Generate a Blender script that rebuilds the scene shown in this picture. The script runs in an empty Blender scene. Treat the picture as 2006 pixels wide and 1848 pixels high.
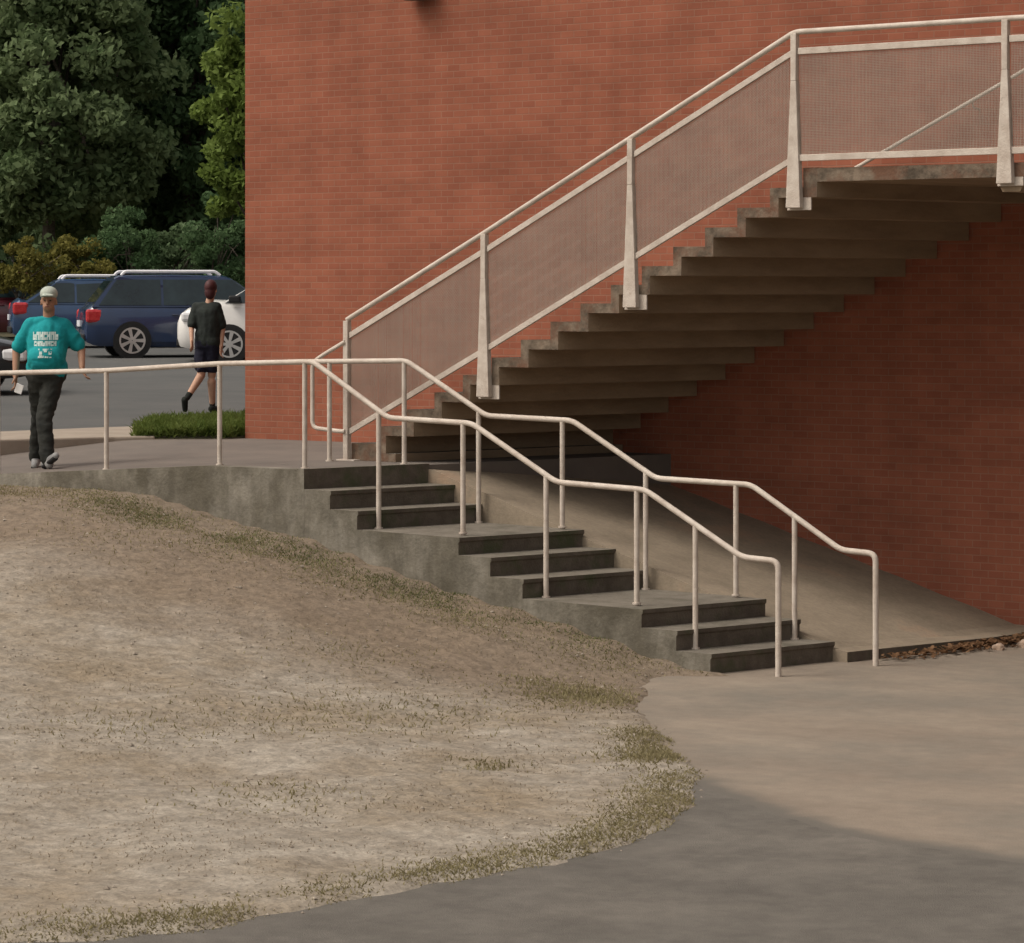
import bpy, bmesh, math, random
import numpy as np
from mathutils import Vector, Matrix, noise
random.seed(7); np.random.seed(7)
S = bpy.context.scene
COL = S.collection
R = math.radians
# ------------------------------------------------------------------ camera, sky, sun
CAM = (18.0247, -21.2799, 3.0751); A = 0.636; F = 6071.8
ca, sa = math.cos(A), math.sin(A)
cam = bpy.data.cameras.new('camera'); co = bpy.data.objects.new('camera', cam); COL.objects.link(co)
co.location = CAM; co.rotation_euler = (R(90), 0, A)
cam.sensor_width = 36; cam.lens = 36 * F / 2006; cam.shift_y = -349 / 2006
cam.clip_start = 0.5; cam.clip_end = 2000
S.camera = co
SUN_EL, SUN_AZ = R(54), R(233)      # azimuth: compass angle in the XY plane measured from +X
w = bpy.data.worlds.new('World'); S.world = w; w.use_nodes = True
nt = w.node_tree; bg = nt.nodes['Background']
sky = nt.nodes.new('ShaderNodeTexSky'); sky.sky_type = 'NISHITA'; sky.sun_disc = False
sky.sun_elevation = SUN_EL; sky.sun_rotation = R(90) - SUN_AZ
sky.dust_density = 6.0; sky.air_density = 1.0; sky.ozone_density = 0.6
hs = nt.nodes.new('ShaderNodeHueSaturation'); hs.inputs['Saturation'].default_value = 0.30
mx = nt.nodes.new('ShaderNodeMix'); mx.data_type = 'RGBA'; mx.blend_type = 'MULTIPLY'; mx.inputs[0].default_value = 1
mx.inputs[7].default_value = (1.0, 0.945, 0.87, 1)
nt.links.new(sky.outputs[0], hs.inputs['Color']); nt.links.new(hs.outputs[0], mx.inputs[6]); nt.links.new(mx.outputs[2], bg.inputs[0])
bg.inputs[1].default_value = 0.145
sl = bpy.data.lights.new('sun', 'SUN'); sl.energy = 1.0; sl.angle = R(20); sl.color = (1, 0.94, 0.87)
so = bpy.data.objects.new('sun', sl); COL.objects.link(so)
sd = Vector((math.cos(SUN_EL) * math.cos(SUN_AZ), math.cos(SUN_EL) * math.sin(SUN_AZ), math.sin(SUN_EL)))
so.rotation_euler = sd.to_track_quat('Z', 'Y').to_euler()
S.view_settings.view_transform = 'Standard'; S.view_settings.look = 'None'
S.view_settings.exposure = 0.20; S.view_settings.gamma = 1

def cw(X, Y, z=0.0):                     # lateral / depth metres from the viewpoint to world
    return Vector((CAM[0] + X * ca - Y * sa, CAM[1] + X * sa + Y * ca, z))
def lotz(x, y):                          # the car park rises gently away from the kerb
    d = -(x - CAM[0]) * sa + (y - CAM[1]) * ca
    return 1.50 + (d - 33.5) * 0.0115
# ------------------------------------------------------------------ materials
MATS = {}
def mat(name, c1, c2=None, scale=3.0, rough=0.85, bump=0.0, bscale=40.0, metal=0.0, detail=6, stretch=None, c3=None, s3=0.5, w3=(0.5, 0.65), spec=0.3):
    m = bpy.data.materials.new(name); m.use_nodes = True; n = m.node_tree.nodes; l = m.node_tree.links
    b = n['Principled BSDF']; b.inputs['Roughness'].default_value = rough; b.inputs['Metallic'].default_value = metal
    b.inputs['Specular IOR Level'].default_value = spec
    tc = n.new('ShaderNodeTexCoord'); src = tc.outputs['Object']
    if stretch:
        mp = n.new('ShaderNodeMapping'); mp.inputs['Scale'].default_value = stretch; l.new(src, mp.inputs[0]); src = mp.outputs[0]
    out = None
    if c2:
        no = n.new('ShaderNodeTexNoise'); no.inputs['Scale'].default_value = scale; no.inputs['Detail'].default_value = detail; no.inputs['Roughness'].default_value = 0.65
        l.new(src, no.inputs['Vector'])
        cr = n.new('ShaderNodeValToRGB'); cr.color_ramp.elements[0].position = 0.36; cr.color_ramp.elements[1].position = 0.64
        cr.color_ramp.elements[0].color = (*c1, 1); cr.color_ramp.elements[1].color = (*c2, 1)
        l.new(no.outputs['Fac'], cr.inputs[0]); out = cr.outputs[0]
        if c3:
            n3 = n.new('ShaderNodeTexNoise'); n3.inputs['Scale'].default_value = s3; n3.inputs['Detail'].default_value = 8; n3.inputs['Roughness'].default_value = 0.7
            l.new(tc.outputs['Object'], n3.inputs['Vector'])
            r3 = n.new('ShaderNodeMapRange'); r3.inputs[1].default_value = w3[0]; r3.inputs[2].default_value = w3[1]
            l.new(n3.outputs['Fac'], r3.inputs[0])
            m3 = n.new('ShaderNodeMix'); m3.data_type = 'RGBA'; l.new(r3.outputs[0], m3.inputs[0]); l.new(out, m3.inputs[6]); m3.inputs[7].default_value = (*c3, 1)
            out = m3.outputs[2]
        l.new(out, b.inputs['Base Color'])
    else:
        b.inputs['Base Color'].default_value = (*c1, 1)
    if bump:
        nb = n.new('ShaderNodeTexNoise'); nb.inputs['Scale'].default_value = bscale; nb.inputs['Detail'].default_value = 5
        l.new(tc.outputs['Object'], nb.inputs['Vector'])
        bu = n.new('ShaderNodeBump'); bu.inputs['Strength'].default_value = bump; bu.inputs['Distance'].default_value = 0.02
        l.new(nb.outputs['Fac'], bu.inputs['Height']); l.new(bu.outputs[0], b.inputs['Normal'])
    MATS[name] = m; return m

def brick_mat(name, k=1.0):
    m = bpy.data.materials.new(name); m.use_nodes = True; n = m.node_tree.nodes; l = m.node_tree.links
    b = n['Principled BSDF']; b.inputs['Roughness'].default_value = 0.9; b.inputs['Specular IOR Level'].default_value = 0.15
    tc = n.new('ShaderNodeTexCoord'); sp = n.new('ShaderNodeSeparateXYZ'); l.new(tc.outputs['Object'], sp.inputs[0])
    ad = n.new('ShaderNodeMath'); ad.operation = 'ADD'; l.new(sp.outputs[0], ad.inputs[0]); l.new(sp.outputs[1], ad.inputs[1])
    cb = n.new('ShaderNodeCombineXYZ'); l.new(ad.outputs[0], cb.inputs[0]); l.new(sp.outputs[2], cb.inputs[1])
    nw = n.new('ShaderNodeTexNoise'); nw.inputs['Scale'].default_value = 9; l.new(tc.outputs['Object'], nw.inputs['Vector'])
    vm = n.new('ShaderNodeVectorMath'); vm.operation = 'MULTIPLY_ADD'; vm.inputs[1].default_value = (0.006, 0.006, 0); l.new(nw.outputs['Color'], vm.inputs[0]); l.new(cb.outputs[0], vm.inputs[2])
    bt = n.new('ShaderNodeTexBrick'); bt.inputs['Scale'].default_value = 1; bt.inputs['Brick Width'].default_value = 0.160; bt.inputs['Row Height'].default_value = 0.068
    bt.inputs['Mortar Size'].default_value = 0.006; bt.inputs['Mortar Smooth'].default_value = 0.5; bt.inputs['Bias'].default_value = -0.1
    bt.inputs['Color1'].default_value = (0.282 * k, 0.100 * k, 0.060 * k, 1); bt.inputs['Color2'].default_value = (0.242 * k, 0.082 * k, 0.050 * k, 1)
    bt.inputs['Mortar'].default_value = (0.262 * k, 0.128 * k, 0.086 * k, 1)
    l.new(vm.outputs[0], bt.inputs['Vector'])
    no = n.new('ShaderNodeTexNoise'); no.inputs['Scale'].default_value = 1.0; no.inputs['Detail'].default_value = 9; no.inputs['Roughness'].default_value = 0.65
    mp = n.new('ShaderNodeMapping'); mp.inputs['Scale'].default_value = (0.7, 0.7, 2.2); l.new(tc.outputs['Object'], mp.inputs[0]); l.new(mp.outputs[0], no.inputs['Vector'])
    mr = n.new('ShaderNodeMapRange'); mr.inputs[1].default_value = 0.3; mr.inputs[2].default_value = 0.7; mr.inputs[3].default_value = 0.82; mr.inputs[4].default_value = 1.18
    l.new(no.outputs['Fac'], mr.inputs[0])
    ns = n.new('ShaderNodeTexNoise'); ns.inputs['Scale'].default_value = 1.0; ns.inputs['Detail'].default_value = 5; mps = n.new('ShaderNodeMapping'); mps.inputs['Scale'].default_value = (3.2, 3.2, .22); l.new(tc.outputs['Object'], mps.inputs[0]); l.new(mps.outputs[0], ns.inputs['Vector'])
    mrs = n.new('ShaderNodeMapRange'); mrs.inputs[1].default_value = .35; mrs.inputs[2].default_value = .7; mrs.inputs[3].default_value = .91; mrs.inputs[4].default_value = 1.08; l.new(ns.outputs['Fac'], mrs.inputs[0])
    mp2 = n.new('ShaderNodeMath'); mp2.operation = 'MULTIPLY'; l.new(mr.outputs[0], mp2.inputs[0]); l.new(mrs.outputs[0], mp2.inputs[1])
    mm = n.new('ShaderNodeVectorMath'); mm.operation = 'SCALE'; l.new(bt.outputs['Color'], mm.inputs[0]); l.new(mp2.outputs[0], mm.inputs['Scale'])
    l.new(mm.outputs[0], b.inputs['Base Color'])
    bu = n.new('ShaderNodeBump'); bu.inputs['Strength'].default_value = 0.3; bu.inputs['Distance'].default_value = 0.006; bu.invert = True
    l.new(bt.outputs['Fac'], bu.inputs['Height']); l.new(bu.outputs[0], b.inputs['Normal'])
    return m
BRICK = brick_mat('brick')
CONC = mat('concrete_weathered', (0.17, 0.148, 0.115), (0.25, 0.22, 0.175), 4, 0.92, 0.25, 60, c3=(0.075, 0.072, 0.048), s3=1.6, w3=(0.50, 0.68))
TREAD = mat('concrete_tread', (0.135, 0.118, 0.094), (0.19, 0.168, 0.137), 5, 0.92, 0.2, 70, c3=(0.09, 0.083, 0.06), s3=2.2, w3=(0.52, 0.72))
RISER = mat('concrete_dark_blotched', (0.090, 0.072, 0.056), (0.135, 0.112, 0.088), 6, 0.95, 0.3, 50, c3=(0.072, 0.078, 0.042), s3=2.5, w3=(0.50, 0.66))  # risers and bank lip: darker than the treads, with greenish blotches
RWALL = mat('retaining_wall_concrete', (0.115, 0.102, 0.078), (0.24, 0.22, 0.182), 1.6, 0.95, 0.35, 35, stretch=(2.0, 2.0, 0.5), c3=(0.095, 0.084, 0.062), s3=0.9, w3=(0.46, 0.62))
UNDER = mat('concrete_soffit', (0.215, 0.155, 0.100), (0.285, 0.212, 0.140), 1.2, 0.95, 0.2, 40, stretch=(4, 0.4, 4))
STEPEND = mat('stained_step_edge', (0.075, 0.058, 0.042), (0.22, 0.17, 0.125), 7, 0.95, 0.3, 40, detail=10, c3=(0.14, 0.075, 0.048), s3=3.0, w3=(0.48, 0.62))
WALK = mat('walkway_concrete', (0.130, 0.112, 0.098), (0.165, 0.140, 0.120), 1.5, 0.95, 0.15, 60)
SIDE = mat('pavement_concrete', (0.198, 0.160, 0.125), (0.250, 0.208, 0.163), 1.1, 0.93, 0.2, 70, detail=10, stretch=(.5, 1, 1), c3=(0.172, 0.152, 0.125), s3=0.5, w3=(0.44, 0.68))
ASPH = mat('asphalt', (0.098, 0.089, 0.077), (0.132, 0.120, 0.104), 1.6, 0.92, 0.35, 120, detail=12, c3=(0.160, 0.143, 0.122), s3=0.6, w3=(0.52, 0.75))
LOT = mat('car_park_asphalt', (0.078, 0.080, 0.078), (0.098, 0.097, 0.093), 0.8, 0.9, 0.2, 80)
BANK = mat('bank_concrete', (0.215, 0.175, 0.128), (0.28, 0.228, 0.168), 2, 0.93, 0.2, 50, c3=(0.32, 0.21, 0.14), s3=1.0, w3=(0.55, 0.75))
DIRT = mat('dry_dirt', (0.225, 0.192, 0.150), (0.315, 0.280, 0.230), 2.6, 0.98, 1.0, 14, detail=14, stretch=(1, 1, 1), c3=(0.225, 0.180, 0.125), s3=0.55, w3=(0.46, 0.66))
PAINT = mat('cream_paint', (0.44, 0.37, 0.31), (0.58, 0.515, 0.445), 7, 0.65, 0.25, 80, detail=10, c3=(0.27, 0.175, 0.115), s3=11, w3=(0.63, 0.74))
WIRE = mat('grey_mesh_wire', (0.31, 0.28, 0.24), (0.36, 0.33, 0.28), 5, 0.7)
DGREY = mat('dark_grey_paint', (0.085, 0.075, 0.075), (0.12, 0.105, 0.10), 3, 0.5)
BRONZE = mat('bronze_lamp', (0.05, 0.045, 0.02), (0.07, 0.06, 0.03), 10, 0.5)
BARK = mat('bark', (0.06, 0.05, 0.04), (0.12, 0.10, 0.08), 12, 0.95, 0.6, 30)
SOIL = mat('verge_soil', (0.07, 0.065, 0.04), (0.10, 0.09, 0.05), 2, 0.95, 0.4, 10)
KERB = mat('kerb_concrete', (0.27, 0.225, 0.18), (0.33, 0.28, 0.225), 3, 0.9, 0.15, 60)
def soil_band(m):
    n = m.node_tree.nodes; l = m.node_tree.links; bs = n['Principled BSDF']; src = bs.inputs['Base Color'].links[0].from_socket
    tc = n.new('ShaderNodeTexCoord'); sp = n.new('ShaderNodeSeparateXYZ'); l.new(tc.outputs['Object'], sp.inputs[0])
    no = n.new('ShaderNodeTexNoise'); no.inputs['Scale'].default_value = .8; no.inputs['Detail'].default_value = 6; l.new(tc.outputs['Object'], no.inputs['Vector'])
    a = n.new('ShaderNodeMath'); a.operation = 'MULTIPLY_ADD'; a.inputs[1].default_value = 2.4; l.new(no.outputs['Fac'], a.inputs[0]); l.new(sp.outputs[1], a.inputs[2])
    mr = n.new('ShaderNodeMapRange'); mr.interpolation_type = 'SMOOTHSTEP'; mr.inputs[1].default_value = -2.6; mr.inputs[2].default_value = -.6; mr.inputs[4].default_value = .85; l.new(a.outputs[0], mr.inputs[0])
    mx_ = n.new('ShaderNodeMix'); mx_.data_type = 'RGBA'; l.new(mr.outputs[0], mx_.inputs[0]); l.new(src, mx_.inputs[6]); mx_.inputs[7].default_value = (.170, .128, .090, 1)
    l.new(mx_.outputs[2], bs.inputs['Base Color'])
def mottle(m, scale, lo, hi):
    n = m.node_tree.nodes; l = m.node_tree.links; bs = n['Principled BSDF']; src = bs.inputs['Base Color'].links[0].from_socket
    tc = n.new('ShaderNodeTexCoord'); no = n.new('ShaderNodeTexNoise'); no.inputs['Scale'].default_value = scale; no.inputs['Detail'].default_value = 4; no.inputs['Roughness'].default_value = .7
    l.new(tc.outputs['Object'], no.inputs['Vector']); mr = n.new('ShaderNodeMapRange'); mr.inputs[1].default_value = .38; mr.inputs[2].default_value = .62; mr.inputs[3].default_value = lo; mr.inputs[4].default_value = hi
    l.new(no.outputs['Fac'], mr.inputs[0]); v = n.new('ShaderNodeVectorMath'); v.operation = 'SCALE'; l.new(src, v.inputs[0]); l.new(mr.outputs[0], v.inputs['Scale']); l.new(v.outputs[0], bs.inputs['Base Color'])
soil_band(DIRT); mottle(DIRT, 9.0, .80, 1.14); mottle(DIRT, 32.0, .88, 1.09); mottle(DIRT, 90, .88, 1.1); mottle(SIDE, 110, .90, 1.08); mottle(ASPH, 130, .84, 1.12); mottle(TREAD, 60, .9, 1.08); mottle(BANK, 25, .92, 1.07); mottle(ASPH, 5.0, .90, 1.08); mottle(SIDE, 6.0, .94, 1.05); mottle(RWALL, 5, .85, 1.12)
def worn_rim(m, col):
    n = m.node_tree.nodes; l = m.node_tree.links; bs = n['Principled BSDF']; src = bs.inputs['Base Color'].links[0].from_socket
    at = n.new('ShaderNodeAttribute'); at.attribute_name = 'wear'; tc = n.new('ShaderNodeTexCoord')
    no = n.new('ShaderNodeTexNoise'); no.inputs['Scale'].default_value = 5; no.inputs['Detail'].default_value = 8; l.new(tc.outputs['Object'], no.inputs['Vector'])
    a = n.new('ShaderNodeMath'); a.operation = 'MULTIPLY_ADD'; a.inputs[1].default_value = .5; a.inputs[2].default_value = -.25; l.new(no.outputs['Fac'], a.inputs[0])
    b2 = n.new('ShaderNodeMath'); b2.operation = 'ADD'; l.new(at.outputs['Fac'], b2.inputs[0]); l.new(a.outputs[0], b2.inputs[1])
    mr = n.new('ShaderNodeMapRange'); mr.interpolation_type = 'SMOOTHSTEP'; mr.inputs[1].default_value = .10; mr.inputs[2].default_value = .85; l.new(b2.outputs[0], mr.inputs[0])
    mx_ = n.new('ShaderNodeMix'); mx_.data_type = 'RGBA'; l.new(mr.outputs[0], mx_.inputs[0]); l.new(src, mx_.inputs[6]); mx_.inputs[7].default_value = (*col, 1)
    l.new(mx_.outputs[2], bs.inputs['Base Color'])
worn_rim(SIDE, (.122, .110, .094))
def leafmat(name, a, b, s=0.8):
    m = mat(name, a, b, s, 0.75, detail=10, spec=0.15); n = m.node_tree.nodes; l = m.node_tree.links
    bs = n['Principled BSDF']; tr = n.new('ShaderNodeBsdfTranslucent'); src = bs.inputs['Base Color'].links[0].from_socket
    l.new(src, tr.inputs['Color']); mxs = n.new('ShaderNodeMixShader'); mxs.inputs[0].default_value = .42
    l.new(bs.outputs[0], mxs.inputs[1]); l.new(tr.outputs[0], mxs.inputs[2]); l.new(mxs.outputs[0], n['Material Output'].inputs['Surface']); return m
LEAF1 = leafmat('leaf_grey_green', (0.10, 0.155, 0.065), (0.24, 0.305, 0.15))
LEAF2 = leafmat('leaf_dark_green', (0.075, 0.125, 0.060), (0.165, 0.23, 0.115))
LEAF3 = leafmat('leaf_light_green', (0.11, 0.165, 0.03), (0.20, 0.27, 0.07))
LEAF4 = leafmat('leaf_ochre', (0.12, 0.115, 0.025), (0.21, 0.19, 0.05), 1.5)
LEAF5 = leafmat('leaf_deep_green', (0.050, 0.100, 0.040), (0.12, 0.19, 0.085))
GRASSG = leafmat('grass_green', (0.105, 0.118, 0.048), (0.19, 0.195, 0.09), 2)
COVER = leafmat('ground_cover_green', (0.075, 0.115, 0.022), (0.14, 0.175, 0.045), 3)
GRASSO = leafmat('grass_olive', (0.195, 0.170, 0.085), (0.31, 0.27, 0.155), 2)
STRAW = leafmat('grass_straw', (0.23, 0.185, 0.13), (0.36, 0.30, 0.22), 3)
DEADLEAF = leafmat('dead_leaf', (0.12, 0.06, 0.03), (0.30, 0.18, 0.10), 8)
# ------------------------------------------------------------------ object helpers
def tag(o, label=None, cat=None, group=None, kind=None):
    if label: o['label'] = label
    if cat: o['category'] = cat
    if group: o['group'] = group
    if kind: o['kind'] = kind
    return o
def empty(name, loc=(0, 0, 0), rz=0.0):
    o = bpy.data.objects.new(name, None); o.location = loc; o.rotation_euler = (0, 0, rz); o.empty_display_size = 0.3
    COL.objects.link(o); return o
def mesh_obj(name, V, Fc, m, parent=None, smooth=False, mats=None, mi=None):
    me = bpy.data.meshes.new(name); me.from_pydata([tuple(v) for v in V], [], Fc)
    for mm in (mats or [m]): me.materials.append(mm)
    if mi:
        for p, i in zip(me.polygons, mi): p.material_index = i
    if smooth:
        for p in me.polygons: p.use_smooth = True
    me.update()
    o = bpy.data.objects.new(name, me); COL.objects.link(o)
    if parent: o.parent = parent
    return o
class MB:
    def __init__(s): s.V = []; s.F = []; s.M = []
    def add(s, V, Fc, mi=0):
        b = len(s.V); s.V += [tuple(v) for v in V]; s.F += [tuple(i + b for i in f) for f in Fc]; s.M += [mi] * len(Fc); return s
    def hexa(s, P, mi=0):      # 8 points: bottom 4 (ccw), top 4
        return s.add(P, [(3, 2, 1, 0), (4, 5, 6, 7), (0, 1, 5, 4), (1, 2, 6, 5), (2, 3, 7, 6), (3, 0, 4, 7)], mi)
    def box(s, x0, x1, y0, y1, z0, z1, mi=0):
        return s.hexa([(x0, y0, z0), (x1, y0, z0), (x1, y1, z0), (x0, y1, z0), (x0, y0, z1), (x1, y0, z1), (x1, y1, z1), (x0, y1, z1)], mi)
    def tube(s, pts, r, n=10, caps=True, mi=0):
        pts = [Vector(p) for p in pts]; rs = r if isinstance(r, (list, tuple)) else [r] * len(pts)
        rings = []
        up = Vector((0, 0, 1))
        for i, p in enumerate(pts):
            if i == 0: t = pts[1] - p
            elif i == len(pts) - 1: t = p - pts[i - 1]
            else: t = (pts[i + 1] - p).normalized() + (p - pts[i - 1]).normalized()
            t.normalize()
            ref = Vector((0, 1, 0)) if abs(t.y) < 0.9 else up
            u = t.cross(ref).normalized(); v = t.cross(u).normalized()
            k = 1.0
            if 0 < i < len(pts) - 1:
                c = (pts[i + 1] - p).normalized().dot((p - pts[i - 1]).normalized()); k = 1 / max(0.5, math.sqrt((1 + c) / 2))
            rings.append([p + (u * math.cos(2 * math.pi * j / n) * (k if abs(t.y) < .9 else 1) + v * math.sin(2 * math.pi * j / n)) * rs[i] for j in range(n)])
        V = [q for rg in rings for q in rg]; Fc = []
        for i in range(len(rings) - 1):
            for j in range(n):
                a, b = i * n + j, i * n + (j + 1) % n
                Fc.append((a, b, b + n, a + n))
        if caps:
            Fc.append(tuple(range(n))[::-1]); Fc.append(tuple(range((len(rings) - 1) * n, len(rings) * n)))
        return s.add(V, Fc, mi)
    def prism(s, poly, w0, w1, skew=0.0, mi=0, w_ref=0.0):   # (r, z) outline swept across w, sheared along r
        n = len(poly)
        V = [(r + skew * (w0 - w_ref), w0, z) for r, z in poly] + [(r + skew * (w1 - w_ref), w1, z) for r, z in poly]
        Fc = [tuple(range(n)), tuple(range(2 * n - 1, n - 1, -1))] + [(i + n, (i + 1) % n + n, (i + 1) % n, i) for i in range(n)]
        return s.add(V, Fc, mi)
    def build(s, name, m, parent=None, smooth=False, mats=None, bevel=0.0):
        o = mesh_obj(name, s.V, s.F, m, parent, smooth, mats, s.M if mats else None)
        bm = bmesh.new(); bm.from_mesh(o.data); bmesh.ops.recalc_face_normals(bm, faces=bm.faces); bm.to_mesh(o.data); bm.free()
        if smooth: 
            try: o.data.set_sharp_from_angle(angle=R(35))
            except Exception: pass
        if bevel:
            b = o.modifiers.new('bevel', 'BEVEL'); b.width = bevel; b.segments = 2; b.limit_method = 'ANGLE'
        return o
def bend(pts, rad=0.08, k=5):            # round the corners of a pipe run
    pts = [Vector(p) for p in pts]; out = [pts[0]]
    for i in range(1, len(pts) - 1):
        a, b, c = pts[i - 1], pts[i], pts[i + 1]
        d = min(rad, (a - b).length * .45, (c - b).length * .45)
        p0 = b + (a - b).normalized() * d; p2 = b + (c - b).normalized() * d
        for j in range(k + 1):
            t = j / k; out.append(p0 * (1 - t) ** 2 + b * 2 * t * (1 - t) + p2 * t * t)
    out.append(pts[-1]); return out
SK = 0.25
# ------------------------------------------------------------------ ground, pavement, car park
g = MB(); g.add([(-900, -900, -0.25), (900, -900, -0.25), (900, 900, -0.25), (-900, 900, -0.25)], [(0, 1, 2, 3)])
tag(g.build('ground', SOIL), kind='structure')
def sheet(name, poly, z, m, zf=None):
    V = [(x, y, zf(x, y) if zf else z) for x, y in poly]
    o = mesh_obj(name, V, [tuple(range(len(V)))], m)
    bm = bmesh.new(); bm.from_mesh(o.data); bmesh.ops.triangulate(bm, faces=bm.faces); bmesh.ops.recalc_face_normals(bm, faces=bm.faces)
    if bm.faces[:] and bm.faces[0].normal.z < 0: bmesh.ops.reverse_faces(bm, faces=bm.faces)
    bm.to_mesh(o.data); bm.free()
    return tag(o, kind='structure')
# concrete pavement: soft curved outer edge towards the asphalt
edge = [(5.0, -3.55), (6.4, -4.25), (7.30, -4.82), (7.75, -5.12), (8.21, -5.43), (8.7, -5.74), (9.23, -5.98), (10.27, -6.12), (11.5, -6.0), (14, -5.4), (20, -3.5), (30, 0), (30, 4.1), (3.0, 4.1), (3.0, -.1), (3.9, -.6), (5.1, -2.3), (6.3, -3.6)]
def paving():
    outer = []
    for a, b in zip(edge[:12], edge[1:13]):
        for t in range(12): outer.append(Vector((a[0] + (b[0] - a[0]) * t / 12, a[1] + (b[1] - a[1]) * t / 12)))
    outer.append(Vector(edge[12])); n_ = len(outer)
    def offs(k):
        out = []
        for i_, p_ in enumerate(outer):
            d = (outer[min(i_ + 3, n_ - 1)] - outer[max(i_ - 3, 0)]).normalized(); nn2 = Vector((-d.y, d.x))
            out.append(p_ + nn2 * (k + .05 * noise.noise((i_ * .21, 0, 3)) + .02 * noise.noise((i_ * .9, 0, 3))))
        return out
    r1, r2, r3 = offs(-.06), offs(.10), offs(.28)
    rest = [(30, 4.1), (2.6, 4.1), (2.6, -.1), (3.2, -1.0), (4.4, -2.6)]
    V = [(p_.x, p_.y, 0) for rr_ in (r1, r2, r3) for p_ in rr_]; Fc = []
    for q in range(2):
        for i_ in range(n_ - 1): Fc.append((q * n_ + i_, q * n_ + i_ + 1, (q + 1) * n_ + i_ + 1, (q + 1) * n_ + i_))
    b_ = len(V); V += [(x, y, 0) for x, y in rest]
    Fc.append(tuple(range(2 * n_, 3 * n_)) + tuple(range(b_, b_ + len(rest))))
    o = mesh_obj('pavement', V, Fc, SIDE)
    at = o.data.attributes.new('wear', 'FLOAT', 'POINT'); at.data.foreach_set('value', [1.0] * n_ + [.45] * n_ + [0.0] * n_ + [0.0] * len(rest))
    bm = bmesh.new(); bm.from_mesh(o.data); bmesh.ops.triangulate(bm, faces=bm.faces)
    for f in bm.faces:
        if f.normal.z < 0: f.normal_flip()
    bm.to_mesh(o.data); bm.free(); tag(o, kind='structure')
    # the asphalt butts against the very same edge
    sheet('asphalt_path', [(-6, -60), (60, -60), (60, 4.1), (30, 4.1)] + [(p_.x, p_.y) for p_ in reversed(r1)] + [(-6, -3.4)], 0.0, ASPH)
paving()

# car park
sheet('car_park', [(-95, -8), (-9.2, -4), (-8.05, -0.2), (-7.1, 3.3), (-6.9, 5.0), (-4.33, 5.0), (-4.33, 90), (-95, 90)], 0, LOT, lotz)
vp = [cw(-70, 71.5), cw(35, 71.5), cw(60, 160), cw(-120, 160)]
sheet('verge', [(p.x, p.y) for p in vp], 0, SOIL, lambda x, y: lotz(x, y) + 0.06)
# walkway slab at the top of the steps, falling gently to the left
def walkz(r, w_):
    return 1.5 - max(0, -(r + 1.0)) * 0.063 * max(0, min(1, 1 - w_ / 3.2))
rs = np.linspace(-9.0, 1.0, 41); ws = np.linspace(-0.02, 4.1, 14)
V = []; Fc = []
def redge(w_): return (0.2 if w_ < 1.17 else 0.35) + SK * w_
for i, t in enumerate(np.linspace(0, 1, 41)):
    for w_ in ws:
        r = -9.0 + t * (0.2 + SK * w_ + 9.0) - 0.002; V.append((r, w_, walkz(r, w_)))
nw_ = len(ws)
for i in range(40):
    for j in range(nw_ - 1):
        a = i * nw_ + j; Fc.append((a, a + nw_, a + nw_ + 1, a + 1))
b0 = len(V)
for j in range(nw_):
    x, y, z = V[40 * nw_ + j]; V.append((x, y, 0.2))
for j in range(nw_ - 1):
    a = 40 * nw_ + j; Fc.append((a, b0 + j, b0 + j + 1, a + 1))
tag(mesh_obj('walkway', V, Fc, WALK), kind='structure')
# raised kerb strip between walkway and car park
k = MB(); top = 1.535
f_ = [(-4.95, 3.35), (-5.22, 3.0), (-5.7, 1.78), (-6.6, -0.5), (-8, -4)]; b_ = [(-6.75, 5.2), (-6.95, 4.7), (-7.1, 3.3), (-8.05, -0.2), (-9.2, -4)]
V = [(x, y, top) for x, y in f_] + [(x, y, top) for x, y in b_] + [(x, y, 1.2) for x, y in f_] + [(x, y, 1.2) for x, y in b_]
n = len(f_); Fc = []
for i in range(n - 1):
    Fc += [(i, i + 1, n + i + 1, n + i), (i, 2 * n + i, 2 * n + i + 1, i + 1), (n + i, n + i + 1, 3 * n + i + 1, 3 * n + i)]
Fc.append((0, n, 3 * n, 2 * n))
k.add(V, Fc); tag(k.build('kerb', KERB, bevel=0.02), kind='structure')
# sloping concrete bank between the steps and the brick wall
bk = MB(); z0 = lambda r: 0.07 + max(0, 0.305 * (4.98 - r))
V = []; Fc = []; nb = 28
for i in range(nb + 1):
    for w_ in (1.16, 2.0, 3.0, 4.12):
        rend = 4.93 + (5.42 - 4.93) * min(1, (w_ - 1.16) / 2.2); rr = 0.15 + SK * w_ + (rend - 0.15 - SK * w_) * i / nb; t_ = (w_ - 1.16) / 2.96
        za = 0.085 + 0.318 * max(0, 4.86 - rr); zb = 0.06 + 0.302 * max(0, 5.0 - rr)
        V.append((rr, w_, min(1.47, za * (1 - t_) + zb * t_) + 0.004 * math.sin(i * 1.3 + w_)))
for i in range(nb):
    for j in range(3):
        a = i * 4 + j; Fc.append((a, a + 4, a + 5, a + 1))
b0 = len(V)
for j in range(4): x, y, z = V[nb * 4 + j]; V.append((x + .01, y, -0.05))
nm0 = len(Fc)
for j in range(3): Fc.append((nb * 4 + j, b0 + j, b0 + j + 1, nb * 4 + j + 1))
nm1 = len(Fc); b1 = len(V)
for i in range(nb + 1): x, y, z = V[i * 4]; V.append((x, y, -.05))
for i in range(nb): Fc.append((i * 4, b1 + i, b1 + i + 1, (i + 1) * 4))
tag(mesh_obj('concrete_bank', V, Fc, BANK, mats=[BANK, RISER], mi=[0] * nm0 + [1] * (nm1 - nm0) + [0] * nb), kind='structure')
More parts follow.
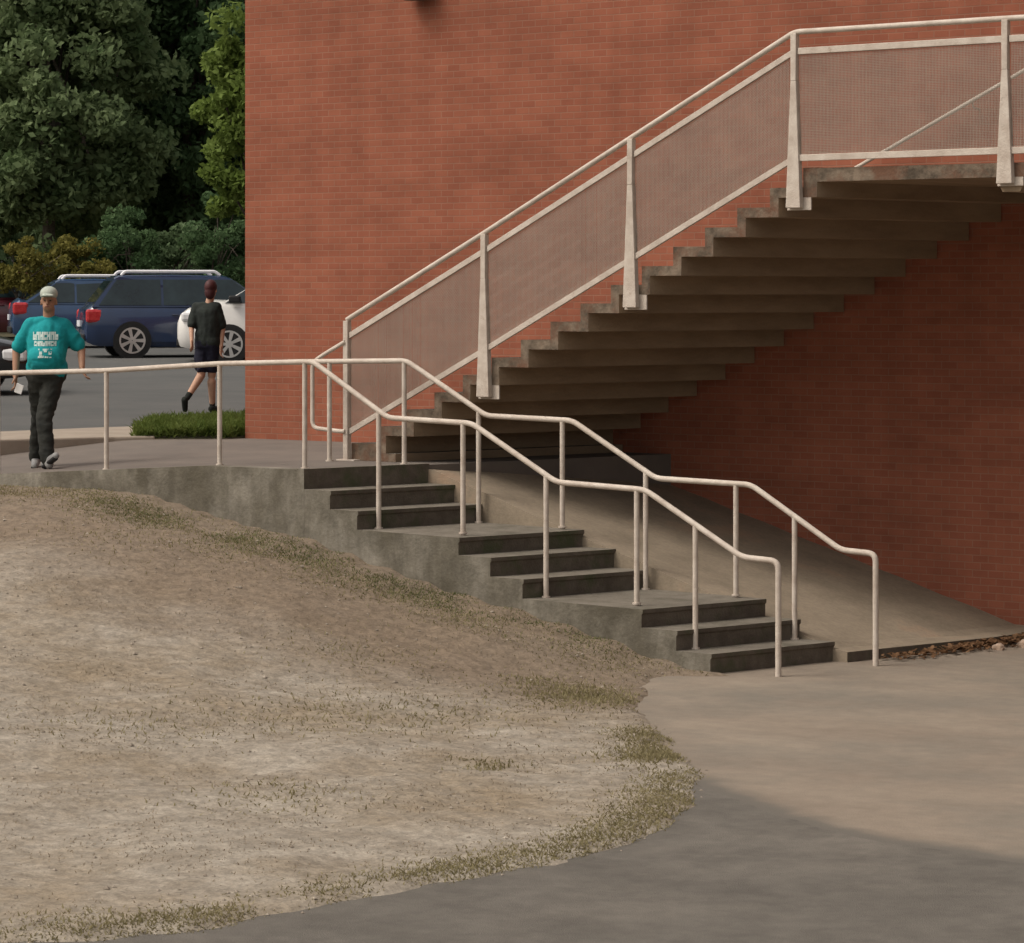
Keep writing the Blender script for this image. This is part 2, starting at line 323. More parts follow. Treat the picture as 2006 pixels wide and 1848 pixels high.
# dirt slope
wallpts = [(-25, 1.2), (-12, 1.2), (-8, 1.2), (-5.5, 1.22), (-3.72, 1.23), (-2.9, 1.24), (-2.36, 1.24), (-1.71, 1.21), (-1.4, 1.15), (-1.08, 1.09), (-.46, .98), (.15, .90), (.6, .79), (1.02, .69), (1.45, .60), (1.86, .51), (2.41, .42), (2.94, .32), (3.4, .22), (3.97, .09), (4.3, .02), (4.5, .0)]
front = [(4.6, -.2), (4.2, -.55), (4.36, -1.03), (5.14, -2.32), (6.02, -3.31), (7.22, -4.69), (7.72, -5.56), (8.05, -6.2), (8.18, -6.75), (8.25, -7.4), (8.2, -7.99), (7.99, -9.02), (7.93, -10.12), (7.36, -10.92), (6.2, -12), (4, -13.5), (0, -15.5), (-8, -19), (-25, -25)]
def dens(P, step=0.35):
    out = []
    for a, b in zip(P[:-1], P[1:]):
        a = np.array(a, float); b = np.array(b, float); k_ = max(1, int(np.linalg.norm(b - a) / step))
        for t in range(k_): out.append(a + (b - a) * t / k_)
    out.append(np.array(P[-1], float)); return np.array(out)
wp = dens([(r, z) for r, z in wallpts], .3); fp = dens(front, .3)
SRC = np.vstack([np.c_[wp[:, 0], np.full(len(wp), -.2), wp[:, 1]], np.c_[fp, np.full(len(fp), 0.03)]])
xs = np.r_[np.linspace(-25, -6, 20)[:-1], np.arange(-6, 8.8, .085)]; ys = np.r_[np.linspace(-25, -12.5, 15)[:-1], np.arange(-12.5, -.2, .085), -.2]
GX, GY = np.meshgrid(xs, ys, indexing='ij')
num = np.zeros_like(GX); den = np.zeros_like(GX)
for sx, sy, sz in SRC:
    d2 = (GX - sx) ** 2 + (GY - sy) ** 2 + 1e-4; wgt = d2 ** -1.3; num += wgt * sz; den += wgt
H = num / den
poly = np.array(front + [(-25, -.2 + 3), (4.6, 3)]) 
inside = np.zeros_like(GX, bool); j = len(poly) - 1
for i in range(len(poly)):
    xi, yi = poly[i]; xj, yj = poly[j]
    c = ((yi > GY) != (yj > GY)) & (GX < (xj - xi) * (GY - yi) / (yj - yi + 1e-12) + xi); inside ^= c; j = i
dist = np.full_like(GX, 1e9)
for a, b in zip(front[:-1], front[1:]):
    a = np.array(a); b = np.array(b); d = b - a; t = np.clip(((GX - a[0]) * d[0] + (GY - a[1]) * d[1]) / (d @ d), 0, 1)
    dist = np.minimum(dist, np.hypot(GX - a[0] - t * d[0], GY - a[1] - t * d[1]))
sdist = np.where(inside, dist, -dist)
V = []
for i in range(len(xs)):
    for j in range(len(ys)):
        x, y = xs[i], ys[j]
        nz = noise.noise((x * .8, y * .8, 0)) * .05 + noise.noise((x * 2.7, y * 2.7, 3)) * .02 + noise.noise((x * 7, y * 7, 5)) * .010
        s_ = sdist[i, j] + noise.noise((x * 2.2, y * 2.2, 9)) * .10 + noise.noise((x * 6, y * 6, 19)) * .05
        z = max(H[i, j], 0.02) + nz * min(1, max(0, dist[i, j] * 1.2)) * min(1, max(.25, -(y + .2) * 2))
        z = min(z, s_ * .35 + .012) if s_ < .25 else z
        V.append((x, y, max(z, -.12)))
DV = np.array(V).reshape(len(xs), len(ys), 3)
nj = len(ys); Fc = []
for i in range(len(xs) - 1):
    for j in range(nj - 1):
        a = i * nj + j
        if max(V[a][2], V[a + 1][2], V[a + nj][2], V[a + nj + 1][2]) > -.1: Fc.append((a, a + nj, a + nj + 1, a + 1))
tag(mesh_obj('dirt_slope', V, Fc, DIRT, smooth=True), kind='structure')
def dirtz(x, y):
    i = min(len(xs) - 2, max(0, np.searchsorted(xs, x) - 1)); j = min(nj - 2, max(0, np.searchsorted(ys, y) - 1))
    tx = (x - xs[i]) / (xs[i + 1] - xs[i]); ty = (y - ys[j]) / (ys[j + 1] - ys[j])
    return (DV[i, j, 2] * (1 - tx) + DV[i + 1, j, 2] * tx) * (1 - ty) + (DV[i, j + 1, 2] * (1 - tx) + DV[i + 1, j + 1, 2] * tx) * ty
def insd(x, y):
    i = min(len(xs) - 1, np.searchsorted(xs, x)); j = min(nj - 1, np.searchsorted(ys, y)); return sdist[i, j]
def blades(name, pts, m, hmin, hmax, wd, lean=.6, mats=None):
    n = len(pts); P = np.array(pts); az = np.random.rand(n) * 2 * np.pi; h = hmin + np.random.rand(n) * (hmax - hmin)
    la = (.3 + .7 * np.random.rand(n)) * lean; ld = np.random.rand(n) * 2 * np.pi
    u = np.c_[np.cos(az), np.sin(az), np.zeros(n)] * wd
    tip = P + np.c_[np.cos(ld) * np.sin(la) * h, np.sin(ld) * np.sin(la) * h, np.cos(la) * h]
    mid = P * .5 + tip * .5 + np.c_[np.zeros(n), np.zeros(n), h * .08]
    V = np.stack([P - u, P + u, mid + u * .7, mid - u * .7, tip], 1).reshape(-1, 3)
    me = bpy.data.meshes.new(name); me.from_pydata(V.tolist(), [], [f for i in range(n) for f in ((5 * i, 5 * i + 1, 5 * i + 2, 5 * i + 3), (5 * i + 3, 5 * i + 2, 5 * i + 4))])
    me.materials.append(m); o = bpy.data.objects.new(name, me); COL.objects.link(o); return o
def along(P, n, spread, off=0, clump=1.0, zf=dirtz, thr=-.05, side=None):
    D = dens(P, .05); out = []; 
    tries = 0
    while len(out) < n and tries < n * 30:
        tries += 1
        q = D[np.random.randint(len(D))] + np.random.randn(2) * spread + np.array(off)
        if q[1] > -.22 or insd(*q) < thr: continue
        if noise.noise((q[0] * 1.7, q[1] * 1.7, 1.5)) * .5 + .5 + np.random.rand() * .3 < clump * .62: continue
        out.append((q[0], q[1], zf(*q) - .01))
    return out
wl = [(-7, -.35), (-3, -.4), (-1.7, -.38), (4.2, -.35)]
fr = front[1:15]
tag(blades('grass', along([(-2.2, -.55), (-1.2, -.75), (0, -.75), (1.0, -.6), (2.2, -.5), (3.6, -.35)], 9000, .24, clump=.92), GRASSG, .012, .045, .006, lean=1.3), 'low green grass along the foot of the retaining wall', 'grass', kind='stuff')
tag(blades('olive_grass', along([(-7, -.5), (-2, -.6), (0, -.9), (2, -.8), (4.2, -.5)], 22000, .32, clump=.85) + along(fr[3:], 26000, .16, (-.10, 0), clump=.88, thr=-.12), GRASSO, .012, .042, .006, lean=1.35), 'olive half dry grass fringing the edges of the dirt slope', 'grass', kind='stuff')
pts = []
while len(pts) < 60000:
    x = random.uniform(-6, 8.5); y = random.uniform(-12.3, -.3)
    if insd(x, y) < 0: continue
    if noise.noise((x * .7, y * 1.4, 7)) * .9 + noise.noise((x * 3, y * 5, 2)) * .7 + random.random() * .35 < .18: continue
    pts.append((x, y, dirtz(x, y) - .004))
tag(blades('straw_grass', pts, STRAW, .008, .026, .0045, lean=1.55), 'dead straw coloured grass scattered over the dirt slope', 'dry grass', kind='stuff')
def slope_at(px, py):
    z = .2
    for _ in range(5):
        d = (CAM[2] - z) * F / (py - 575); q = cw((px - 1003) / F * d, d); z = dirtz(q.x, q.y)
    return q.x, q.y
pts = []
for px, py, n_, sp in ((1165, 1368, 2600, .30), (1090, 1345, 900, .25), (955, 1500, 260, .11), (700, 1290, 500, .4), (820, 1400, 700, .5), (620, 1400, 500, .5), (300, 1240, 900, .5), (120, 1180, 900, .5), (520, 1560, 400, .3), (1290, 1480, 1200, .18), (250, 1420, 500, .5)):
    cx, cy = slope_at(px, py)
    for _ in range(n_):
        x, y = random.gauss(cx, sp), random.gauss(cy, sp)
        if insd(x, y) > -.05 and y < -.25: pts.append((x, y, dirtz(x, y) - .006))
tag(blades('weed_patches', pts, GRASSO, .015, .05, .006, lean=1.3), 'olive weed patches dotted about the dirt slope', 'weeds', kind='stuff')
pm = MB()
for _ in range(2600):
    x = random.uniform(-6, 8.6); y = random.uniform(-12.3, -.3)
    if insd(x, y) < -.15: continue
    r_ = random.uniform(.004, .012) * (1.6 if random.random() < .06 else 1); z = max(dirtz(x, y), 0) + r_ * .2; a_ = random.random() * 3
    c_, s_ = math.cos(a_) * r_ * 1.4, math.sin(a_) * r_ * 1.4
    pm.add([(x + c_, y + s_, z), (x - s_, y + c_, z), (x - c_, y - s_, z), (x + s_, y - c_, z), (x, y, z + r_ * .9), (x, y, z - r_ * .5)], [(0, 1, 4), (1, 2, 4), (2, 3, 4), (3, 0, 4), (1, 0, 5), (2, 1, 5), (3, 2, 5), (0, 3, 5)])
tag(mesh_obj('pebbles', pm.V, pm.F, mat('pebble', (.16, .13, .10), (.38, .33, .27), 4, .9)), 'small pebbles and clods strewn over the dirt slope', 'pebbles', kind='stuff')
# green ground cover beside the building corner
pts = []
gc = [(-5.15, 3.2), (-4.36, 3.85), (-4.36, 7.5), (-6.5, 7.2), (-6.75, 5.2)]
def inpoly(x, y, P):
    r_ = False; j = len(P) - 1
    for i in range(len(P)):
        if ((P[i][1] > y) != (P[j][1] > y)) and x < (P[j][0] - P[i][0]) * (y - P[i][1]) / (P[j][1] - P[i][1]) + P[i][0]: r_ = not r_
        j = i
    return r_
while len(pts) < 30000:
    x = random.uniform(-6.8, -4.3); y = random.uniform(3.1, 7.6)
    if inpoly(x, y, gc): pts.append((x, y, 1.50 + .11 * random.random() ** .5 * min(1, 4 * abs(noise.noise((x * 2, y * 2, 4))) + .5)))
tag(blades('ground_cover', pts, COVER, .05, .15, .010, lean=1.3), 'green ground cover in the bed by the brick corner', 'ground cover', kind='stuff')
bed = MB(); bed.add([(x, y, 1.51) for x, y in gc] + [(x, y, 1.4) for x, y in gc], [(0, 1, 2, 3, 4)] + [(i, i + 5, (i + 1) % 5 + 5, (i + 1) % 5) for i in range(5)])
tag(bed.build('planting_bed', SOIL), kind='structure')
# ------------------------------------------------------------------ retaining wall
rw = MB()
N = 30
for i in range(N):
    r0 = -9 + (9.2 - .052) * i / N; r1 = -9 + (9.2 - .052) * (i + 1) / N
    V = [(r0, -.2, -.2), (r1, -.2, -.2), (r1, -.2, walkz(r1, 0) + .004), (r0, -.2, walkz(r0, 0) + .004), (r0, -.02, -.2), (r1, -.02, -.2), (r1, -.02, walkz(r1, 0) + .004), (r0, -.02, walkz(r0, 0) + .004)]
    Fc = [(0, 1, 2, 3), (3, 2, 6, 7)]
    if i == 0: Fc.append((0, 3, 7, 4))
    if i == N - 1: Fc.append((1, 5, 6, 2))
    rw.add(V, Fc)
o = rw.build('retaining_wall', RWALL)
bm = bmesh.new(); bm.from_mesh(o.data); bmesh.ops.remove_doubles(bm, verts=bm.verts, dist=1e-4); bm.to_mesh(o.data); bm.free()
tag(o, 'stained grey concrete retaining wall above the dirt, under the walkway rail', 'wall')
# ------------------------------------------------------------------ concrete steps down to the pavement
st = empty('concrete_steps', (2.4, .5, 0)); tag(st, 'three short flights of concrete steps going down to the pavement', 'stairs')
def rel(o, root):
    o.parent = root; o.matrix_parent_inverse = Matrix.Translation(-Vector(root.location)); return o
RIS = [.20, .51, .82, 1.94, 2.28, 2.62, 3.83, 4.17, 4.50]; ZT = [1.333, 1.167, 1.0, .833, .667, .5, .333, .167]
for i in range(8):
    r0, r1 = RIS[i], RIS[i + 1]; z = ZT[i]; ztf = z - (.018 if i in (2, 5) else .004)
    b = MB()
    w0, w1 = -.2, 1.17
    P = lambda r, w_, zz: (r + SK * w_, w_, zz)
    for wa, wb in ((w0, w1),):
        V = [P(r0, wa, z), P(r1 + .012, wa, ztf), P(r1 + .012, wb, ztf), P(r0, wb, z), P(r0, wa, -.3), P(r1, wa, -.3), P(r1, wb, -.3), P(r0, wb, -.3), P(r1 + .012, wa, ztf - .03), P(r1 + .012, wb, ztf - .03), P(r1, wa, ztf - .045), P(r1, wb, ztf - .045)]
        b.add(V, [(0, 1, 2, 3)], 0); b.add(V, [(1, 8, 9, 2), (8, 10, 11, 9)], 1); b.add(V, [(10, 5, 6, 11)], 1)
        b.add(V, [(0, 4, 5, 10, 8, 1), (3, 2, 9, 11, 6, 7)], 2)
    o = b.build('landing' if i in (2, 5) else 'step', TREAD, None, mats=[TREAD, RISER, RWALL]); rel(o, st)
b = MB(); V = [(.201 + SK * -.2, -.2, 1.496), (.201 + SK * 1.17, 1.17, 1.496), (.201 + SK * 1.17, 1.17, .9), (.201 + SK * -.2, -.2, .9), (.201 - .25 - .05, -.2, 1.496), (.201 + .04, 1.17, 1.496)]
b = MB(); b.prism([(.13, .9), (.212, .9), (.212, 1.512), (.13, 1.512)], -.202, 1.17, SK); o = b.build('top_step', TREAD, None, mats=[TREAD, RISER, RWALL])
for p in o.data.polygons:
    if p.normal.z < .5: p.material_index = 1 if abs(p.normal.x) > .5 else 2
rel(o, st)
# ------------------------------------------------------------------ pipe handrails
RAD = .0245
def tread_at(r, w_):
    q = r - SK * w_
    z = 1.5
    for a, zz in zip(RIS, ZT + [0.0]):
        if q > a: z = zz
    return z
def handrail(name, label, run, posts, w_, hook_end=True, extra=None):
    root = empty(name, (run[0][0], w_, 1.4)); tag(root, label, 'handrail')
    pts = bend([(r, w_, z) for r, z in run], .07)
    o = MB().tube(pts, RAD, 12).build('rail', PAINT, None, smooth=True); rel(o, root)
    for r in posts:
        # height of the rail at r
        zt = None
        for (ra, za), (rb, zb) in zip(run[:-1], run[1:]):
            if min(ra, rb) <= r <= max(ra, rb) and abs(rb - ra) > 1e-3: zt = za + (zb - za) * (r - ra) / (rb - ra)
        zb_ = walkz(r, 0) if r < .1 else tread_at(r, w_)
        b = MB(); b.tube([(r, w_, zb_ - .02), (r, w_, zt - .012)], RAD * .93, 12); b.tube([(r, w_, zb_ - .002), (r, w_, zb_ + .012)], RAD * 1.5, 12)
        o = b.build('post', PAINT, None, smooth=True); rel(o, root)
    return root
handrail('pipe_handrail', 'nearer cream pipe handrail, running along the walkway edge and down beside the dirt slope',
         [(-9, 2.0), (-6, 2.17), (-3.87, 2.30), (-2.45, 2.345), (-1.02, 2.43), (0.0, 2.46), (.10, 2.46), (.96, 1.98), (1.88, 1.955), (2.78, 1.48), (3.68, 1.45), (4.63, .94), (4.97, .925), (4.97, 0.0)],
         [-6.8, -5.35, -3.9, -2.45, -1.02, 0, .853, 1.787, 2.672, 3.598, 4.177], 0.0)
W1 = 1.09
fr_ = handrail('pipe_handrail', 'cream pipe handrail on the far side of the lower steps, next to the concrete bank',
         [(-.90, 2.43), (.30, 2.455), (1.22, 1.97), (2.17, 1.95), (3.06, 1.47), (4.03, 1.45), (4.91, .94), (5.24, .925), (5.24, 0.0)],
         [-.62, .275, 1.133, 2.063, 2.953, 3.879, 4.461], W1)
# ------------------------------------------------------------------ brick building
bl = empty('brick_building', (8, 4.1, 0)); tag(bl, 'large red brick building with a plain wall behind the stairs', 'building')
BX0, BX1, BY0, BY1, BZ = -4.32, 34.0, 4.10, 22.0, 11.5
b = MB(); b.box(BX0, BX1, BY0, BY1, -.3, BZ); rel(b.build('wall', BRICK), bl)
b = MB(); b.box(BX0 - .1, BX1 + .1, BY0 - .12, BY1 + .1, BZ + .012, BZ + .25); rel(b.build('roof_coping', CONC), bl)
dz = 4.14
b = MB(); b.box(5.45, 5.53, 4.045, 4.2, dz, dz + 2.25); b.box(7.40, 7.48, 4.045, 4.2, dz, dz + 2.25); b.box(5.45, 7.48, 4.045, 4.2, dz + 2.251, dz + 2.33)
fr0 = rel(b.build('door_frame', DGREY), bl)
for x0, x1 in ((5.535, 6.46), (6.47, 7.395)):
    b = MB(); b.box(x0, x1, 4.07, 4.19, dz + .01, dz + 2.24); b.box(x0 + .15, x1 - .15, 4.062, 4.08, dz + .25, dz + .95); d = rel(b.build('door', DGREY, bevel=.004), bl)
    b = MB(); b.box(x1 - .12 if x0 < 6 else x0 + .06, x1 - .06 if x0 < 6 else x0 + .12, 4.01, 4.07, dz + 1.0, dz + 1.12); rel(b.build('handle', WIRE), bl)
lamp = empty('wall_lamp', (-1.86, 4.1, 6.1)); tag(lamp, 'dark bronze lamp mounted high on the brick wall', 'lamp')
b = MB()
prof = [(.0, .0), (.12, .005), (.17, .05), (.185, .14), (.17, .26), (.10, .33), (0, .35)]
V = []; nn = 20
for rr, zz in prof:
    for j in range(nn):
        a_ = 2 * math.pi * j / nn; V.append((-1.86 + rr * math.cos(a_), 4.1 - .15 + rr * .8 * math.sin(a_), 6.11 + zz))
Fc = [(i * nn + j, i * nn + (j + 1) % nn, (i + 1) * nn + (j + 1) % nn, (i + 1) * nn + j) for i in range(len(prof) - 1) for j in range(nn)]
b.add(V, Fc); rel(b.build('housing', BRONZE, smooth=True), lamp)
b = MB(); b.box(-1.93, -1.79, 3.98, 4.097, 6.20, 6.36); rel(b.build('wall_bracket', BRONZE, bevel=.01), lamp)
# ------------------------------------------------------------------ upper staircase: folded concrete plate
us = empty('upper_staircase', (-.55, 1.32, 1.5)); tag(us, 'long folded concrete staircase rising to the right along the brick wall', 'stairs')
R0, TR, RS, TH = -.55, .33, .165, .085
WA, WB = 1.33, 4.075
for i in range(16):
    r = R0 + TR * i; z = 1.5 + RS * (i + 1); zp = z - RS
    last = (i == 15)
    # riser plate plus tread plate of one step
    if i == 0: poly = [(r, z), (r, zp + .002), (r + TR + TH, zp + .002), (r + TR + TH, z - .002), (r + TR, z - .002), (r + TR, z)]; poly = [(r, z), (r, zp + .002), (r + TR + .2, zp + .002), (r + TR + .2, z - TH - .002), (r + TR, z - TH - .002), (r + TR - .001, z)]
    elif not last: poly = [(r, z), (r, zp - TH), (r + TH, zp - TH), (r + TH, z - TH), (r + TR - .001, z - TH), (r + TR - .001, z)]
    else: poly = [(r, z), (r, zp - TH), (r + TH + .05, zp - TH), (r + TH + .05, z - .01), (r + TH + .05, z)]
    b = MB(); b.prism(poly, WA, WB, SK, w_ref=WA); o = b.build('step', UNDER, None, mats=[UNDER, TREAD, STEPEND])
    for p in o.data.polygons:
        if p.normal.z > .5: p.material_index = 1
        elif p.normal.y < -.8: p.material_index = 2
    rel(o, us)
# landing slab with a downstand edge
LZ = 1.5 + RS * 16; r = R0 + TR * 15 + TH + .051
b = MB(); b.prism([(r, LZ - .005), (r, LZ - .12), (12, LZ - .12), (12, LZ - .005)], WA, WB, 0)
o = b.build('landing', UNDER, None, mats=[UNDER, TREAD, STEPEND])
for p in o.data.polygons:
    if p.normal.y < -.8: p.material_index = 2
# shear the inner end so that it butts against the last step
for v in o.data.vertices:
    if v.co.x < 11: v.co.x += SK * (v.co.y - WA)
rel(o, us)
for rc in (6.33, 9.5):
    b = MB(); b.prism([(rc - .12, LZ - .122), (rc + .16, LZ - .122), (rc + .10, LZ - .24), (rc - .06, LZ - .24)], WA + .02, WB - .02, 0); rel(b.build('beam', UNDER), us)
b = MB(); b.box(10.5, 10.8, 1.6, 1.9, -.1, LZ - .121); rel(b.build('column', CONC), us)
# wall side handrail of the upper flight
wr = bend([(.2, 3.97, 2.72), (4.55, 3.97, 4.81), (5.3, 3.97, 5.17), (5.7, 3.97, 5.17)], .06)
ro = empty('wall_handrail', (2.4, 3.97, 3.6)); tag(ro, 'thin cream handrail fixed to the brick wall behind the mesh railing', 'handrail')
rel(MB().tube(wr, .019, 10).build('rail', PAINT, None, smooth=True), ro)
for x in (.6, 2.0, 3.4, 4.6):
    z = 2.72 + (x - .2) * .4805
    b = MB(); b.tube([(x, 3.97, z - .01), (x, 4.0, z - .06), (x, 4.098, z - .07)], .008, 6); rel(b.build('bracket', PAINT), ro)
# ------------------------------------------------------------------ mesh railing of the upper staircase
ur = empty('stair_railing', (-.58, 1.3, 1.5)); tag(ur, 'tall cream railing with grey mesh panels along the upper staircase and landing', 'railing')
WU = 1.30
PR = [-.579, 1.042, 2.659, 4.336, 6.327, 8.31, 10.3]; ZL = [1.756, 2.556, 3.375, 4.222, 4.232, 4.232, 4.232]; HP = 1.07; MID = .165
ZBOT = [1.5, 2.13, 2.95, 3.80, 3.965, 3.965, 3.965]
tr = bend([(PR[0], WU, ZL[0] + HP)] + [(a, WU, z + HP) for a, z in zip(PR[1:], ZL[1:])], .05)
rel(MB().tube(tr, .024, 12).build('top_rail', PAINT, None, smooth=True), ur)
for i in range(6):
    a, bb = PR[i], PR[i + 1]; za, zb = ZL[i], ZL[i + 1]
    hw = .028
    for nm, dzv in (('middle_rail', HP - MID), ('bottom_rail', 0.0)):
        b = MB(); x0, x1 = a + .035, bb - .035; s_ = (zb - za) / (bb - a); y0, y1 = za + dzv + .035 * s_, zb + dzv - .035 * s_
        b.hexa([(x0, WU - .014, y0 - hw), (x1, WU - .014, y1 - hw), (x1, WU + .014, y1 - hw), (x0, WU + .014, y0 - hw), (x0, WU - .014, y0 + hw), (x1, WU - .014, y1 + hw), (x1, WU + .014, y1 + hw), (x0, WU + .014, y0 + hw)])
        rel(b.build(nm, PAINT, bevel=.004), ur)
    # woven wire infill, real wires 25 mm apart
    b = MB(); h = HP - MID - 2 * hw; L = bb - a - .1; wr_ = .00145; x = a + .05
    while x < bb - .05:
        z_ = za + (zb - za) * (x - a) / (bb - a) + hw
        b.add([(x - wr_, WU, z_), (x + wr_, WU, z_), (x + wr_, WU, z_ + h), (x - wr_, WU, z_ + h)], [(0, 1, 2, 3)]); x += .0135
    t_ = .011
    while t_ < h:
        z1 = za + hw + t_ + (zb - za) * .05 / (bb - a); z2 = zb + hw + t_ - (zb - za) * .05 / (bb - a)
        b.add([(a + .05, WU + .004, z1 - wr_), (bb - .05, WU + .004, z2 - wr_), (bb - .05, WU + .004, z2 + wr_), (a + .05, WU + .004, z1 + wr_)], [(0, 1, 2, 3)]); t_ += .0135
    o = b.build('mesh_panel', WIRE, None); so_ = o.modifiers.new('thick', 'SOLIDIFY'); so_.thickness = .003; rel(o, ur)
for i, (r, zl, zb) in enumerate(zip(PR, ZL, ZBOT)):
    b = MB(); zt = zl + HP - .01
    zs = zl + HP - MID - .25
    if i == 0:
        b.box(r - .028, r + .028, WU - .03, WU + .03, zb, zt); b.box(r - .09, r + .13, WU - .06, WU + .06, zb - .01, zb + .012)
    else:
        # straight head, then a plate that widens to the fixing on the side of the step
        for w0_, w1_, t0, t1 in ((.028, .028, zs, zt), (.075, .028, zb, zs)):
            b.hexa([(r - w0_, WU - .03, t0), (r + w0_ * .9, WU - .03, t0), (r + w0_ * .9, WU + .03, t0), (r - w0_, WU + .03, t0), (r - w1_, WU - .03, t1), (r + w1_, WU - .03, t1), (r + w1_, WU + .03, t1), (r - w1_, WU + .03, t1)])
    rel(b.build('post', PAINT, bevel=.005), ur)
    if i > 0:
        b = MB(); b.box(r - .095, r + .14, WU + .032, WU + .05, zb - .02, zb + .12); rel(b.build('fixing_plate', PAINT, bevel=.004), ur)
b = MB(); b.tube(bend([(-.579, WU - .03, 2.62), (-.83, WU - .03, 2.50), (-.98, WU - .03, 2.42), (-.98, WU - .03, 1.80), (-.66, WU - .03, 1.775), (-.58, WU - .03, 1.775)], .07), .02, 10)
rel(b.build('return_loop', PAINT, None, smooth=True), ur)
# ------------------------------------------------------------------ litter at the foot of the bank
def stone(name, label, loc, s, m, group=None):
    bm = bmesh.new(); bmesh.ops.create_icosphere(bm, subdivisions=2, radius=1)
    for v in bm.verts:
        v.co *= 1 + noise.noise(v.co * 1.3 + Vector(loc)) * .35; v.co = Vector((v.co.x * s[0], v.co.y * s[1], v.co.z * s[2]))
    me = bpy.data.meshes.new(name); bm.to_mesh(me); bm.free(); me.materials.append(m)
    o = bpy.data.objects.new(name, me); o.location = loc; COL.objects.link(o); return tag(o, label, 'stone', group)
PALE = mat('pale_stone', (0.42, 0.32, 0.25), (0.30, 0.21, 0.15), 12, .9)
for x, y, s_, lab in ((5.52, 2.72, .055, 'pale tan stone nearest the rail end, at the foot of the bank'), (5.62, 3.02, .07, 'largest pale stone among the dead leaves at the foot of the bank'), (5.68, 3.32, .06, 'pale stone between the largest stone and the brick wall'), (5.60, 3.62, .05, 'small pale stone closest to the brick wall')):
    stone('stone', lab, (x, y, .02), (s_, s_ * .8, s_ * .7), PALE, 'stones at the foot of the bank')
n = 1500; V = []; Fc = []
for i in range(n):
    t = random.random(); x = 5.02 + .40 * t + abs(random.gauss(0, .10)) + .06; y = 1.45 + t * 2.6 + random.gauss(0, .05)
    if random.random() > .25 + t * .8: continue
    a_ = random.random() * 6.28; s_ = random.uniform(.012, .04); u = Vector((math.cos(a_), math.sin(a_), random.uniform(-.5, .5))) * s_; v = Vector((-math.sin(a_), math.cos(a_), random.uniform(-.5, .5))) * s_ * .7
    c = Vector((x, y, .012 + random.random() * .04 * (1 + t))); k0 = len(V); V += [c - u, c + v, c + u, c - v]; Fc.append((k0, k0 + 1, k0 + 2, k0 + 3))
tag(mesh_obj('leaf_litter', V, Fc, DEADLEAF), 'brown dead leaves along the foot of the concrete bank', 'dead leaves', kind='stuff')
# ------------------------------------------------------------------ trees and shrubs
def leaf_cloud(name, clumps, m, size, parent=None, flat=.55):
    Vs = []
    for (cx, cy, cz, rad, n) in clumps:
        P = np.random.randn(n, 3); P /= np.linalg.norm(P, axis=1)[:, None]; P *= (np.random.rand(n, 1) ** .45) * rad; P[:, 2] *= .75
        P += (cx, cy, cz)
        u = np.random.randn(n, 3); u /= np.linalg.norm(u, axis=1)[:, None]; v = np.cross(u, np.random.randn(n, 3)); v /= np.linalg.norm(v, axis=1)[:, None]
        s_ = size * (.6 + np.random.rand(n, 1) * .8)
        Vs.append(np.stack([P - u * s_, P + v * s_ * flat, P + u * s_, P - v * s_ * flat], 1).reshape(-1, 3))
    V = np.concatenate(Vs); n = len(V) // 4
    me = bpy.data.meshes.new(name); me.vertices.add(len(V)); me.vertices.foreach_set('co', V.ravel()); me.loops.add(len(V)); me.loops.foreach_set('vertex_index', np.arange(len(V)))
    me.polygons.add(n); me.polygons.foreach_set('loop_start', np.arange(n) * 4); me.update(calc_edges=True); me.validate()
    me.materials.append(m); o = bpy.data.objects.new(name, me); COL.objects.link(o)
    if parent: o.parent = parent
    return o
def tree(name, label, px, depth, height, cz, rx, rz, m, nclump=60, per=220, lsize=.10, cr=.75, trunk=.2, cat='tree'):
    p = cw((px - 1003) / F * depth, depth); gz = lotz(p.x, p.y)
    root = empty(name, (p.x, p.y, gz)); tag(root, label, cat, None)
    b = MB(); top = cz + rz * .55; jit = [Vector((random.gauss(0, .12), random.gauss(0, .12), 0)) for _ in range(5)]
    tp = [Vector((0, 0, -.1)), Vector((0, 0, top * .3)) + jit[0], Vector((0, 0, top * .6)) + jit[1] * 2, Vector((0, 0, top)) + jit[2] * 3]
    b.tube(tp, [trunk, trunk * .8, trunk * .55, trunk * .15], 9)
    cl = []
    for i in range(nclump):
        th = random.random() * 6.283; ph = math.acos(random.uniform(-.75, 1)); rr = random.uniform(.55, 1.08)
        c = Vector((rx * rr * math.sin(ph) * math.cos(th), rx * rr * math.sin(ph) * math.sin(th), cz + rz * rr * math.cos(ph)))
        cl.append((c.x, c.y, c.z, cr * random.uniform(.6, 1.25), int(per * random.uniform(.6, 1.3))))
        if i < 14:
            t0 = random.uniform(.35, .9); s0 = Vector((0, 0, top * t0)) + jit[1]; b.tube([s0, s0.lerp(c, .5) + Vector((0, 0, .15)), c], [trunk * .4 * (1.1 - t0 * .6), trunk * .22, .02], 6)
    b.build('trunk', BARK, root, smooth=True)
    leaf_cloud('crown', cl, m, lsize, root); return root
tree('broadleaf_tree', 'grey green leafy tree behind the maroon car, leftmost of the woodland edge', -120, 80, 12, 6.6, 3.6, 5.6, LEAF1, 130, 320, .115)
tree('broadleaf_tree', 'big grey green tree rising above the man and the blue hatchback', 95, 78, 12, 5.9, 2.7, 5.0, LEAF1, 150, 330, .105)
tree('broadleaf_tree', 'very dark green tree between the grey green tree and the bright green one', 265, 86, 13, 6.4, 3.0, 5.8, LEAF2, 150, 320, .12)
tree('broadleaf_tree', 'mid green tree above the longer blue car, just left of the bright green one', 375, 82, 12, 6.2, 2.3, 5.4, LEAF5, 120, 300, .11)
tree('slender_tree', 'slender bright yellow green tree touching the edge of the brick building', 484, 66, 9, 4.7, .85, 2.6, LEAF3, 60, 220, .08, cr=.45, trunk=.09)
